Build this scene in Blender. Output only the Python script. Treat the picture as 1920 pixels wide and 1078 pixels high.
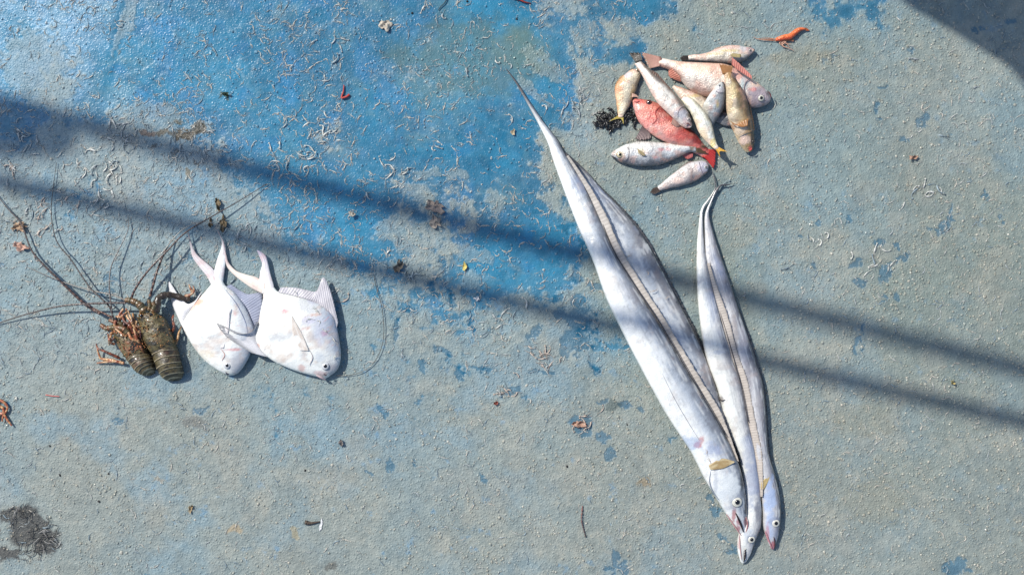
import bpy, math, random
import numpy as np
from mathutils import Vector
R = math.radians
rnd = random.Random(7)
RS = np.random.RandomState(11)
S = bpy.context.scene
for o in list(bpy.data.objects): bpy.data.objects.remove(o)
COL = S.collection

# ------------------------------------------------------------------ camera, sky, sun, exposure
CAM_H = 2.6667
cd = bpy.data.cameras.new('camera'); cam = bpy.data.objects.new('camera', cd); COL.objects.link(cam)
cam.location = (0, 0, CAM_H); cam.rotation_euler = (0, 0, 0)
cd.lens = 50; cd.sensor_width = 36; cd.clip_start = 0.05; cd.clip_end = 500
S.camera = cam
S.render.resolution_x = 1024; S.render.resolution_y = 574
SUN_EL, SUN_DIR = R(48), R(141)            # direction towards the sun, measured from +X
W = bpy.data.worlds.new('World'); S.world = W; W.use_nodes = True
nt = W.node_tree; bg = nt.nodes['Background']
sky = nt.nodes.new('ShaderNodeTexSky'); sky.sky_type = 'NISHITA'; sky.sun_disc = False
sky.sun_elevation = SUN_EL; sky.sun_rotation = R(90) - SUN_DIR
sky.air_density = 1.0; sky.dust_density = 1.2; sky.ozone_density = 1.0
nt.links.new(sky.outputs[0], bg.inputs[0]); bg.inputs[1].default_value = 0.135
sd = bpy.data.lights.new('sun', 'SUN'); sd.energy = 4.15; sd.angle = R(0.55); sd.color = (1.0, 0.955, 0.88)
sun = bpy.data.objects.new('sun', sd); COL.objects.link(sun)
tosun = Vector((math.cos(SUN_EL) * math.cos(SUN_DIR), math.cos(SUN_EL) * math.sin(SUN_DIR), math.sin(SUN_EL)))
sun.rotation_euler = tosun.to_track_quat('Z', 'Y').to_euler(); sun.location = tosun * 8
S.view_settings.view_transform = 'Standard'; S.view_settings.look = 'None'
S.view_settings.exposure = 0.2; S.view_settings.gamma = 1; S.view_settings.use_curve_mapping = False
S.render.engine = 'CYCLES'

# ------------------------------------------------------------------ helpers
def w(x, y, z=0.0):                         # photograph millimetre grid -> metres on the deck, at height z
    k = (CAM_H - z) / CAM_H
    return ((x - 960) / 1000 * k, (539 - y) / 1000 * k, z)
def A(r, g, b, gain=1.39):                  # sunlit picture colour -> base colour
    out = []
    for c in (r, g, b):
        c = c / 255
        c = c / 12.92 if c <= 0.04045 else ((c + 0.055) / 1.055) ** 2.4
        out.append(min(0.86, c / gain))
    return np.array(out)
TAB = RS.rand(64, 256, 256)
def vnoise(x, y, s):
    x = np.asarray(x, float); y = np.asarray(y, float)
    xi = np.floor(x).astype(int); yi = np.floor(y).astype(int); fx = x - xi; fy = y - yi
    fx = fx * fx * (3 - 2 * fx); fy = fy * fy * (3 - 2 * fy); t = TAB[s % 64]
    a = t[xi & 255, yi & 255]; b = t[(xi + 1) & 255, yi & 255]; c = t[xi & 255, (yi + 1) & 255]; d = t[(xi + 1) & 255, (yi + 1) & 255]
    return (a * (1 - fx) + b * fx) * (1 - fy) + (c * (1 - fx) + d * fx) * fy
def fbm(x, y, sc, octv=4, seed=0, gain=.5):  # about -1..1, sc = feature size in mm
    v = 0; amp = 1; tot = 0; f = 1 / sc
    for i in range(octv):
        v = v + amp * (vnoise(x * f + 17.3 * i, y * f + 5.1 * i, seed + i) * 2 - 1); tot += amp; amp *= gain; f *= 2.03
    return v / tot * 1.5
def sst(a, b, x):
    t = np.clip((x - a) / (b - a), 0, 1); return t * t * (3 - 2 * t)
def mix(a, b, t):
    t = np.asarray(t)[..., None]; return a * (1 - t) + b * t
def link(name, me, parent=None):
    o = bpy.data.objects.new(name, me); COL.objects.link(o)
    if parent: o.parent = parent
    return o
def tag(o, label=None, cat=None, group=None, kind=None):
    if label: o['label'] = label
    if cat: o['category'] = cat
    if group: o['group'] = group
    if kind: o['kind'] = kind
    return o
def thing(name, loc, label, cat, group=None):
    o = link(name, None); o.location = loc
    return tag(o, label, cat, group)
def mesh(name, V, F, mat, cols=None, parent=None, smooth=True):
    V = np.asarray(V, float)
    if parent is not None:
        V = V - np.array(parent_loc(parent))
    me = bpy.data.meshes.new(name)
    me.from_pydata(V.tolist(), [], [list(f) for f in F]); me.materials.append(mat)
    if cols is not None:
        at = me.color_attributes.new('Col', 'FLOAT_COLOR', 'POINT')
        c = np.ones((len(V), 4)); c[:, :3] = np.clip(cols, 0, 1); at.data.foreach_set('color', c.ravel())
    if smooth: me.polygons.foreach_set('use_smooth', [True] * len(me.polygons))
    me.update()
    return link(name, me, parent)
def parent_loc(p):
    v = Vector((0, 0, 0))
    while p: v += p.location; p = p.parent
    return v
def catmull(P, n):                           # resample control rows (k,m) to n rows
    P = np.asarray(P, float); k = len(P)
    if k == 2: return P[0] + (P[1] - P[0]) * np.linspace(0, 1, n)[:, None]
    d = np.linalg.norm(np.diff(P[:, :2], axis=0), axis=1) ** .7 + 1e-4
    t = np.concatenate([[0], np.cumsum(d)]); s = np.linspace(0, t[-1], n)
    m = np.zeros_like(P); m[1:-1] = (P[2:] - P[:-2]) / (t[2:] - t[:-2])[:, None]
    m[0] = (P[1] - P[0]) / d[0]; m[-1] = (P[-1] - P[-2]) / d[-1]
    i = np.clip(np.searchsorted(t, s, 'right') - 1, 0, k - 2); h = (t[i + 1] - t[i])[:, None]; u = ((s - t[i]) / h[:, 0])[:, None]
    return (2*u**3-3*u**2+1)*P[i] + (u**3-2*u**2+u)*h*m[i] + (-2*u**3+3*u**2)*P[i+1] + (u**3-u**2)*h*m[i+1]

# ------------------------------------------------------------------ materials (all procedural)
def material(name, color=None, rough=.4, metal=0, coat=0, bump=None, nvar=.12, nscale=400, spec=.5, sss=0, coatr=.15, voro=None):
    m = bpy.data.materials.new(name); m.use_nodes = True; n = m.node_tree.nodes; l = m.node_tree.links
    b = n['Principled BSDF']; b.inputs['Roughness'].default_value = rough; b.inputs['Metallic'].default_value = metal
    b.inputs['Coat Weight'].default_value = coat; b.inputs['Coat Roughness'].default_value = coatr
    b.inputs['Specular IOR Level'].default_value = spec
    if sss:
        b.inputs['Subsurface Weight'].default_value = sss; b.inputs['Subsurface Radius'].default_value = (.006, .003, .002); b.inputs['Subsurface Scale'].default_value = .6
    if color is None:
        a = n.new('ShaderNodeAttribute'); a.attribute_name = 'Col'; src = a.outputs['Color']
    else:
        a = n.new('ShaderNodeRGB'); a.outputs[0].default_value = (*color, 1); src = a.outputs[0]
    tc = n.new('ShaderNodeTexCoord')
    nz = n.new('ShaderNodeTexNoise'); nz.inputs['Scale'].default_value = nscale; nz.inputs['Detail'].default_value = 3
    l.new(tc.outputs['Object'], nz.inputs['Vector'])
    mr = n.new('ShaderNodeMapRange'); mr.inputs[1].default_value = .25; mr.inputs[2].default_value = .75
    mr.inputs[3].default_value = 1 - nvar; mr.inputs[4].default_value = 1 + nvar; l.new(nz.outputs['Fac'], mr.inputs[0])
    vm = n.new('ShaderNodeVectorMath'); vm.operation = 'SCALE'; l.new(src, vm.inputs[0]); l.new(mr.outputs[0], vm.inputs['Scale'])
    l.new(vm.outputs[0], b.inputs['Base Color'])
    h = None; nb = n.new('ShaderNodeTexNoise'); nb.inputs['Scale'].default_value = 110; nb.inputs['Detail'].default_value = 4; l.new(tc.outputs['Object'], nb.inputs['Vector'])
    nm = n.new('ShaderNodeMath'); nm.operation = 'MULTIPLY_ADD'; l.new(nb.outputs['Fac'], nm.inputs[0]); nm.inputs[1].default_value = 1.8; l.new(nz.outputs['Fac'], nm.inputs[2])
    if voro:
        vo = n.new('ShaderNodeTexVoronoi'); vo.inputs['Scale'].default_value = voro; l.new(tc.outputs['Object'], vo.inputs['Vector'])
        h = vo.outputs['Distance']
    if bump:
        bp = n.new('ShaderNodeBump'); bp.inputs['Strength'].default_value = bump[0]; bp.inputs['Distance'].default_value = bump[1]
        if h is not None:
            ad = n.new('ShaderNodeMath'); ad.operation = 'ADD'; l.new(h, ad.inputs[0]); l.new(nm.outputs[0], ad.inputs[1]); l.new(ad.outputs[0], bp.inputs['Height'])
        else: l.new(nm.outputs[0], bp.inputs['Height'])
        l.new(bp.outputs[0], b.inputs['Normal'])
    return m
M_SILVER = material('silver_skin', rough=.27, metal=.2, coat=.45, bump=(.28, .0014), nvar=.08, nscale=500, coatr=.18)
M_FISH = material('fish_skin', rough=.33, metal=.06, coat=.5, bump=(.5, .0016), nvar=.10, nscale=450, voro=420, coatr=.2)
M_POM = material('pomfret_skin', rough=.36, metal=.04, coat=.35, bump=(.28, .0018), nvar=.05, nscale=300, coatr=.2)
M_FIN = material('fin_membrane', rough=.42, coat=.25, bump=(.2, .0008), nvar=.12, nscale=600)
M_SHELL = material('lobster_shell', rough=.42, coat=.22, bump=(.5, .002), nvar=.3, nscale=260, coatr=.12)
M_LIMB = material('lobster_limb', rough=.38, coat=.3, bump=(.5, .001), nvar=.3, nscale=500)
M_EYEW = material('eye_iris', rough=.15, coat=.8, coatr=.05, nvar=.05)
M_PUPIL = material('eye_pupil', color=(.006, .006, .007), rough=.08, coat=.8, coatr=.03, nvar=.05)
M_SHRIMP = material('dried_shrimp_shell', rough=.5, bump=(.3, .0006), nvar=.25, nscale=700)
M_DARK = material('crease', rough=.5, nvar=.2)
M_GRIT = material('grit', rough=.34, coat=.35, nvar=.15, nscale=900)
M_WEED = material('black_weed', color=(.012, .011, .010), rough=.38, coat=.4, bump=(.6, .003), nvar=.5, nscale=300)
M_PIPE = material('galvanised_pipe', color=(.45, .46, .47), rough=.4, metal=.7, nvar=.1, nscale=40)
M_CANVAS = material('shadow_sheet_canvas', color=(.10, .20, .30), rough=.8, nvar=.1, nscale=60)
M_MISC = material('litter', rough=.55, bump=(.4, .001), nvar=.25, nscale=500)
M_LINE = material('thin_line', rough=.3, coat=.4, nvar=.2)

# ------------------------------------------------------------------ the deck: worn blue paint under a dusty film
FILM = """
32221111111111111433358875546788
32221111111113211243888888888888
33221111111244322256888888888888
44332222222233322366888888888888
45554433222222211677888888888888
56665554322222222678888888888888
66666665433222232347888888888888
77777666554433322247888888888888
77777766666544434488888888888888
77777777777655566556888888888888
77777777777766676655688888888888
78777777777777665667888888888888
78878777777777887778888888888888
88888887788888888888888888888888
88888888887788888888888888888888
88888888888888888888888888888888
88888888888888888888888888888888
88888888888888888888888888888888
""".split()
FG = np.array([[int(c) for c in r] for r in FILM], float) / 9
def film_grid(x, y):
    gx = np.clip(x / 60 - .5, 0, 30.999); gy = np.clip(y / 60 - .5, 0, 16.999)
    i = gx.astype(int); j = gy.astype(int); fx = gx - i; fy = gy - j
    fx = fx * fx * (3 - 2 * fx); fy = fy * fy * (3 - 2 * fy)
    return (FG[j, i] * (1 - fx) + FG[j, i + 1] * fx) * (1 - fy) + (FG[j + 1, i] * (1 - fx) + FG[j + 1, i + 1] * fx) * fy
# bare spots where the film is scraped or wetted: x, y, rx, ry, angle
SPOTS = [(1500,250,0,0,0),(716,770,10,8,0),(730,872,8,11,0),(776,865,4,5,0),(1128,753,9,4,5),(1170,760,14,9,0),(1203,764,6,6,0),(1260,825,7,5,0),
 (1592,408,7,9,-20),(1602,500,9,14,30),(1612,535,10,10,0),(1650,455,11,7,0),(1655,515,6,18,10),(1668,505,6,18,15),(1690,488,5,14,0),(1700,480,5,10,0),
 (1682,455,5,8,0),(1765,440,12,7,0),(1772,430,5,12,10),(1782,420,6,10,-10),(1785,400,5,14,0),(1742,425,5,8,0),(1880,412,5,9,0),(1850,368,4,10,-20),
 (1523,493,6,6,0),(1540,420,7,4,0),(1590,410,5,9,0),(1502,440,6,4,0),(1611,642,9,11,0),(1605,655,5,8,20),(1620,612,4,14,15),(1655,557,4,9,0),(1682,555,5,10,10),
 (1642,205,8,9,0),(1555,112,5,9,10),(1710,90,5,7,0),(1695,262,12,7,0),(1730,228,10,9,0),(1785,255,6,4,0),(1655,165,6,4,20),(1840,50,7,5,0),(1825,58,5,10,-40),(1896,40,8,6,0),
 (1778,1068,16,10,0),(1800,1062,12,16,20),(1818,1072,7,7,0),(1328,932,9,8,0),(1335,950,6,5,0),(1345,955,9,12,0),(1356,1010,12,5,35),(1371,1030,5,7,-30),
 (1140,1072,14,7,0),(1170,1060,12,14,0),(1150,1050,5,12,-20),(195,545,15,8,0),(205,523,14,10,0),(1085,565,12,10,0),(1090,600,30,22,20),(1075,640,26,30,30),(1060,590,24,10,20),
 (1110,690,13,6,20),(1000,620,20,7,-40),(1085,520,10,14,0),(1120,540,18,12,0),(830,660,20,8,20),(860,700,14,6,50),(790,690,8,14,0),(740,620,5,20,0),(760,580,12,7,0),
 (905,690,26,5,10),(1010,700,20,7,0),(960,735,20,9,0),(1095,800,30,16,15),(1135,820,14,9,30),(1145,852,9,8,0),(880,600,14,6,60),(850,560,8,20,-20),(810,540,13,7,20),
 (905,900,6,12,0),(375,765,12,7,0),(220,793,9,6,0),(690,888,8,4,0),(1100,455,16,7,0),(1060,430,14,9,0),(1035,350,9,8,0),(1050,560,16,8,10),(355,490,12,8,0),(1450,925,6,6,0)]
LITE = [(235,45,14,60,16),(60,120,60,70,0),(110,330,60,20,-20),(30,365,26,30,0),(270,220,60,30,0),(925,375,18,22,10),(890,480,34,16,20),(780,360,30,18,0),(760,450,20,30,20),(1000,170,36,12,40),
 (1020,120,50,20,35),(890,530,20,26,10),(1180,55,60,14,20),(1095,60,22,22,0),(740,425,40,20,0),(800,330,25,12,0),(1150,140,26,16,20),(860,330,22,14,0),(430,610,10,5,0)]
ARC = [((275,30),(285,60),(262,95)),((320,40),(335,75),(360,90)),((180,135),(235,110)),((300,165),(305,140),(325,125)),((455,110),(460,150)),((490,95),(480,135)),((430,55),(520,25),(620,10)),
 ((500,30),(560,18)),((960,500),(1010,520),(1060,490)),((830,480),(850,500),(870,540)),((240,140),(310,120)),((720,180),(730,215)),((1040,230),(1065,270)),((590,60),(640,40)),((85,60),(140,40),(190,60)),
 ((700,20),(640,90),(620,170)),((880,520),(930,525),(990,510))]
def seg_d(x, y, a, b):
    ax, ay = a; bx, by = b; dx, dy = bx - ax, by - ay; L = dx * dx + dy * dy
    t = np.clip(((x - ax) * dx + (y - ay) * dy) / L, 0, 1)
    return np.hypot(x - ax - t * dx, y - ay - t * dy)
def deck_sample(x, y):
    sh = x.shape; x = x.ravel().astype(float); y = y.ravel().astype(float)
    xw = x + 34 * fbm(x, y, 85, 5, 1, .6); yw = y + 34 * fbm(x, y, 85, 5, 9, .6)
    d = film_grid(xw, yw)
    n1 = fbm(x, y, 130, 5, 3, .6); n2 = fbm(x, y, 26, 5, 21, .62); n3 = fbm(x, y, 7, 3, 33)
    e = d + .26 * n1 + .20 * n2
    hard = sst(.42, .56, e + .09 * n3)                       # crisp plaques of dried film
    soft = sst(.0, .95, d + .22 * n1 + .16 * n2)
    f = np.clip(.62 * hard + .38 * soft, 0, 1)
    # stamped spots
    sp = np.zeros_like(x); lt = np.zeros_like(x)
    jx = x + 11 * n2 + 3.5 * n3; jy = y + 11 * fbm(x, y, 22, 5, 45, .6) + 3.5 * n3
    for L, out in ((SPOTS, sp), (LITE, lt)):
        for cx, cy, rx, ry, an in L:
            if rx == 0: continue
            m = (abs(x - cx) < rx + ry + 20) & (abs(y - cy) < rx + ry + 20)
            c, s_ = math.cos(R(an)), math.sin(R(an)); ux = jx[m] - cx; uy = jy[m] - cy
            q = ((ux * c + uy * s_) / rx) ** 2 + ((-ux * s_ + uy * c) / ry) ** 2
            out[m] = np.maximum(out[m], sst(1.2, .8, q + .55 * n3[m] + (.5 * n2[m] if rx > 14 else 0)))
    arc = np.zeros_like(x)
    for pl in ARC:
        for a, b in zip(pl[:-1], pl[1:]):
            m = (x > min(a[0], b[0]) - 30) & (x < max(a[0], b[0]) + 30) & (y > min(a[1], b[1]) - 30) & (y < max(a[1], b[1]) + 30)
            arc[m] = np.maximum(arc[m], sst(6, 1, seg_d(jx[m], jy[m], a, b)) * (.45 + .4 * n2[m]))
    f = np.clip(f - .60 * sp + .5 * lt * (1 - f) + .35 * arc * (1 - f), 0, 1)
    # pigments, with the upper left glare painted in
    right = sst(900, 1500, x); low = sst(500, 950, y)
    vivid = mix(A(48, 136, 172), A(28, 112, 148), sst(-.5, .6, n1))
    vivid = mix(vivid, A(36, 128, 182), .5 * sst(.1, .8, fbm(x, y, 45, 4, 51)))
    scf = fbm(x + 26 * n1, y, 60, 6, 91, .68); vivid = mix(vivid, A(96, 142, 154), .50 * sst(.05, .75, scf))
    vivid = mix(vivid, A(24, 92, 126), .45 * sst(.15, .8, fbm(x * .6, y, 34, 5, 95, .65)))
    stk = abs(fbm(x * .35 + y * .2, y * 1.6 - x * .5, 60, 4, 97)); vivid = mix(vivid, A(120, 170, 190), .30 * sst(.035, .0, stk) * sst(-.1, .4, fbm(x, y, 120, 2, 99)))
    vivid = mix(vivid, A(104, 128, 116), .55 * sst(1.5, .2, ((x - 890) / 150) ** 2 + ((y - 110) / 75) ** 2 + .8 * n2))
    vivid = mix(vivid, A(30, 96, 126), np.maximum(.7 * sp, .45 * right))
    vivid = mix(vivid, A(118, 178, 214), .75 * sst(330, 40, x) * sst(420, 60, y) * sst(-.5, .5, n1 + .5 * n2))  # pale glare painted into the upper left
    grey = mix(A(140, 160, 161), A(150, 161, 155), sst(-.6, .5, n1 + .4 * n2))
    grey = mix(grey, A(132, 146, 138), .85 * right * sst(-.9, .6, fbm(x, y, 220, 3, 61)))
    grey = mix(grey, A(144, 150, 142), .38 * sst(-.2, .9, fbm(x, y, 190, 4, 66) + .45 * right + .3 * low - .25))
    grey = mix(grey, A(148, 155, 148), .5 * low)
    cool = np.clip(sst(.0, .8, fbm(x, y, 90, 5, 71, .6)) * (.55 - .3 * right) * (1 - .25 * low) + .40 * sst(900, 500, x) * sst(780, 560, y) * sst(-.6, .4, n1 + n2), 0, .85)
    grey = mix(grey, A(122, 160, 178), cool)
    grey = mix(grey, A(104, 156, 190), .6 * sst(.5, 1.0, fbm(x, y, 24, 5, 75, .66)) * sst(100, 400, x) * (1 - .5 * right))
    grey = mix(grey, A(170, 168, 154), .3 * sst(.2, .7, fbm(x, y, 60, 4, 77)) * sst(.6, .9, f))
    c = mix(vivid, grey, f)
    n5 = fbm(x, y, 11, 4, 101, .6); c = c * (1 + .11 * n2 + .08 * n3 + .08 * n5)[:, None]; c = mix(c, A(176, 172, 156), .30 * f * sst(.15, .7, n5 + .4 * n2) * sst(-.4, .5, n1))
    # sooty smudge, rust, little stains
    q = np.minimum(((jx - 52) / 34) ** 2 + ((jy - 990) / 42) ** 2, ((jx - 85) / 26) ** 2 + ((jy - 1012) / 24) ** 2)
    q = np.minimum(q, np.minimum(((jx - 40) / 22) ** 2 + ((jy - 958) / 16) ** 2, ((jx - 15) / 24) ** 2 + ((jy - 1040) / 10) ** 2))
    q = np.minimum(q, ((jx - 20) / 26) ** 2 + ((jy - 968) / 12) ** 2)
    c = mix(c, A(62, 60, 58), .85 * sst(1.6, .6, q + .5 * n2))
    for cx, cy, rx, ry, col, k in ((345,250,26,9,(92,78,50),.9),(375,242,16,11,(84,76,56),.9),(325,230,10,5,(80,80,66),.9),(305,246,16,6,(104,90,62),.8),(275,245,14,7,(120,86,56),.7),(421,178,6,5,(72,84,70),.9),
        (287,276,6,4,(80,84,80),.8),(372,305,5,5,(80,76,70),.8),(328,282,8,4,(70,84,90),.8),(355,325,6,6,(130,120,95),.8),(1205,905,16,8,(150,120,70),.5),
        (440,995,14,8,(190,160,110),.5),(1640,940,60,40,(150,146,122),.25),(1620,790,60,30,(156,148,120),.25),(620,1060,14,9,(90,90,84),.7),(360,790,24,14,(112,112,108),.6),(970,95,50,40,(120,140,120),.35),
        (1500,110,60,18,(150,140,110),.3),(1150,760,12,6,(70,90,90),.6),(550,1000,10,5,(180,160,110),.5),(295,895,8,4,(160,140,110),.5)):
        qq = ((jx - cx) / rx) ** 2 + ((jy - cy) / ry) ** 2
        c = mix(c, A(*col), k * sst(1.5, .6, qq))
    return np.clip(c, .004, .8).reshape(*sh, 3), f.reshape(sh), sp.reshape(sh)
def deck_height(x, y):
    h = 2.2 * fbm(x, y, 420, 2, 5) - 2.2
    d = (x - (232 - .22 * y)) ; h = h + 2.4 * sst(-16, 10, -d) * sst(330, 60, y) * sst(-200, -20, d)   # the fold at upper left
    return h / 1000 * .8
def build_deck():
    fx = np.arange(-60, 1981, 2.0); fy = np.arange(-50, 1131, 2.0)
    ox = np.array([60, 160, 400, 900, 2500, 6000, 20000.]); X = np.concatenate([-60 - ox[::-1], fx, fx[-1] + ox]); Y = np.concatenate([-50 - ox[::-1], fy, fy[-1] + ox])
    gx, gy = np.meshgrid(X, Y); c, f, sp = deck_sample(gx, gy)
    h = deck_height(np.clip(gx, -400, 2400), np.clip(gy, -400, 1500))
    V = np.stack([(gx - 960) / 1000, (539 - gy) / 1000, h], -1).reshape(-1, 3)
    ny, nx = gx.shape; i = (np.arange(ny - 1)[:, None] * nx + np.arange(nx - 1)[None, :]).ravel()
    F = np.stack([i, i + nx, i + nx + 1, i + 1], 1)
    me = bpy.data.meshes.new('deck'); me.vertices.add(len(V)); me.vertices.foreach_set('co', V.ravel().astype('f'))
    me.loops.add(F.size); me.polygons.add(len(F)); me.loops.foreach_set('vertex_index', F.ravel().astype('i'))
    me.polygons.foreach_set('loop_start', (np.arange(len(F)) * 4).astype('i')); me.polygons.foreach_set('use_smooth', np.ones(len(F), bool))
    me.update(calc_edges=True)
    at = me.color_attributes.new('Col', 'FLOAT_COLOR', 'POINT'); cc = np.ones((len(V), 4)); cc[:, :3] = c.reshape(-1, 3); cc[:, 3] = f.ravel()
    at.data.foreach_set('color', cc.ravel())
    m = bpy.data.materials.new('painted_deck'); m.use_nodes = True; n = m.node_tree.nodes; l = m.node_tree.links; b = n['Principled BSDF']
    a = n.new('ShaderNodeAttribute'); a.attribute_name = 'Col'; tc = n.new('ShaderNodeTexCoord')
    def noise(s, d=4, ro=.6):
        z = n.new('ShaderNodeTexNoise'); z.inputs['Scale'].default_value = s; z.inputs['Detail'].default_value = d; z.inputs['Roughness'].default_value = ro
        l.new(tc.outputs['Object'], z.inputs['Vector']); return z.outputs['Fac']
    def mth(op, p, q):
        z = n.new('ShaderNodeMath'); z.operation = op
        for k, v in enumerate((p, q)):
            if hasattr(v, 'links'): l.new(v, z.inputs[k])
            else: z.inputs[k].default_value = v
        return z.outputs[0]
    fine = noise(330, 3); mid = noise(70, 5, .65)
    vo = n.new('ShaderNodeTexVoronoi'); vo.inputs['Scale'].default_value = 190; l.new(tc.outputs['Object'], vo.inputs['Vector'])
    lump = mth('MULTIPLY', mth('MAXIMUM', mth('SUBTRACT', .42, vo.outputs['Distance']), 0.0), 1.6)
    scale = mth('ADD', .78, mth('ADD', mth('MULTIPLY', fine, .28), mth('MULTIPLY', mid, .16)))
    vm = n.new('ShaderNodeVectorMath'); vm.operation = 'SCALE'; l.new(a.outputs['Color'], vm.inputs[0]); l.new(scale, vm.inputs['Scale']); l.new(vm.outputs[0], b.inputs['Base Color'])
    mr = n.new('ShaderNodeMapRange'); mr.inputs[3].default_value = .30; mr.inputs[4].default_value = .52; l.new(a.outputs['Alpha'], mr.inputs[0]); l.new(mr.outputs[0], b.inputs['Roughness'])
    b.inputs['Specular IOR Level'].default_value = .45; b.inputs['Coat Weight'].default_value = .12; b.inputs['Coat Roughness'].default_value = .12
    hgt = mth('ADD', mth('MULTIPLY', mth('ADD', mth('MULTIPLY', fine, .5), mth('MULTIPLY', mid, 1.6)), mth('ADD', .35, mth('MULTIPLY', a.outputs['Alpha'], .65))), mth('MULTIPLY', lump, mth('ADD', .25, mth('MULTIPLY', a.outputs['Alpha'], .6))))
    bp = n.new('ShaderNodeBump'); bp.inputs['Strength'].default_value = .75; bp.inputs['Distance'].default_value = .0024; l.new(hgt, bp.inputs['Height']); l.new(bp.outputs[0], b.inputs['Normal'])
    me.materials.append(m)
    o = link('deck', me); tag(o, kind='structure', label='worn blue painted deck with a dusty grey film')
build_deck()

def blob_mesh(pts, cols, rz, rr, name, mat, squash=.6):
    """many little irregular lumps in one mesh (stuff)"""
    base = []; F0 = []
    for k, (rad, z) in enumerate(((1.0, -.1), (.85, .45), (.45, .85))):
        for j in range(6): a = j * math.pi / 3 + k * .5; base.append((rad * math.cos(a), rad * math.sin(a), z))
    base.append((0, 0, 1.0)); base = np.array(base)
    for k in range(2):
        for j in range(6):
            a, b_ = k * 6 + j, k * 6 + (j + 1) % 6; F0 += [(a, b_, b_ + 6, a + 6)]
    T0 = [(12 + j, 12 + (j + 1) % 6, 18) for j in range(6)]
    N = len(pts); nb = 19
    jit = 1 + .35 * (RS.rand(N, nb, 3) - .5) * 2
    sc = np.stack([rr * (.75 + .5 * RS.rand(N)), rr * (.75 + .5 * RS.rand(N)), rz], 1)
    P = base[None] * jit * sc[:, None, :]
    an = RS.rand(N) * 6.28; c, s_ = np.cos(an)[:, None], np.sin(an)[:, None]
    P = np.stack([P[..., 0] * c - P[..., 1] * s_, P[..., 0] * s_ + P[..., 1] * c, P[..., 2]], -1) + pts[:, None, :]
    V = P.reshape(-1, 3); off = (np.arange(N) * nb)[:, None, None]
    Q = (np.array(F0)[None] + off).reshape(-1, 4); T = (np.array(T0)[None] + off).reshape(-1, 3)
    me = bpy.data.meshes.new(name); me.vertices.add(len(V)); me.vertices.foreach_set('co', V.ravel().astype('f'))
    li = np.concatenate([Q.ravel(), T.ravel()]); me.loops.add(len(li)); me.loops.foreach_set('vertex_index', li.astype('i'))
    me.polygons.add(len(Q) + len(T)); st = np.concatenate([np.arange(len(Q)) * 4, len(Q) * 4 + np.arange(len(T)) * 3]); me.polygons.foreach_set('loop_start', st.astype('i'))
    me.polygons.foreach_set('use_smooth', np.ones(len(st), bool)); me.update(calc_edges=True)
    at = me.color_attributes.new('Col', 'FLOAT_COLOR', 'POINT'); cc = np.ones((len(V), 4)); cc[:, :3] = np.repeat(cols, nb, axis=0); at.data.foreach_set('color', cc.ravel())
    me.materials.append(mat); return link(name, me)
def build_grit():
    N = 90000; x = RS.rand(N) * 2040 - 60; y = RS.rand(N) * 1180 - 50
    c, f, sp = deck_sample(x, y)
    dens = .10 + .36 * sst(-.25, .55, fbm(x, y, 55, 4, 81)) * (.35 + .65 * f) + .20 * f * sst(900, 1500, x)
    dens += .55 * sst(1.3, .3, ((x - 890) / 150) ** 2 + ((y - 120) / 60) ** 2) * sst(-.3, .3, fbm(x, y, 30, 3, 84)) + .3 * sst(1.4, .3, ((x - 620) / 160) ** 2 + ((y - 150) / 60) ** 2) * sst(-.3, .3, fbm(x, y, 30, 3, 84))
    k = RS.rand(N) < dens * .62; x, y, c, f = x[k], y[k], c[k], f[k]; n = len(x)
    r = (1.15 + 1.7 * RS.rand(n) ** 2.0) / 1000
    t = RS.rand(n)
    col = mix(c * 1.12, A(176, 166, 146), .15 + .45 * f * t); col = mix(col, A(215, 208, 192), .5 * (RS.rand(n) > .95))
    pts = np.stack([(x - 960) / 1000, (539 - y) / 1000, deck_height(x, y)], 1)
    o = blob_mesh(pts, np.clip(col, .01, .75), r * (.5 + .35 * RS.rand(n)), r, 'grit', M_GRIT)
    tag(o, 'pale salt and sand grains crusted over the blue deck', 'grit', kind='stuff')
build_grit()

# ------------------------------------------------------------------ unseen overhead pipes, plus an added plate and sheet, that cast the deck shadows
def caster(x, y, h):
    p = Vector(((x - 960) / 1000, (539 - y) / 1000, 0)); return p + tosun * (h / math.sin(SUN_EL))
def tube_mesh(path, rad, seg=10, closed_ends=True):
    P = [Vector(p) for p in path]; V = []; F = []; n = len(P)
    if not hasattr(rad, '__len__'): rad = [rad] * n
    up = Vector((0, 0, 1)); prev = None
    for i, p in enumerate(P):
        t = (P[min(i + 1, n - 1)] - P[max(i - 1, 0)]); t = t.normalized() if t.length > 1e-9 else Vector((1, 0, 0))
        if prev is None:
            a = t.cross(up); a = a.normalized() if a.length > 1e-4 else Vector((1, 0, 0))
        else:
            a = prev - t * prev.dot(t); a = a.normalized() if a.length > 1e-6 else prev
        prev = a; b = t.cross(a)
        for k in range(seg):
            th = 2 * math.pi * k / seg; V.append(tuple(p + (a * math.cos(th) + b * math.sin(th)) * rad[i]))
    for i in range(n - 1):
        for k in range(seg): F.append((i * seg + k, i * seg + (k + 1) % seg, (i + 1) * seg + (k + 1) % seg, (i + 1) * seg + k))
    if closed_ends: F.append(tuple(range(seg))[::-1]); F.append(tuple((n - 1) * seg + k for k in range(seg)))
    return V, F
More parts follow.
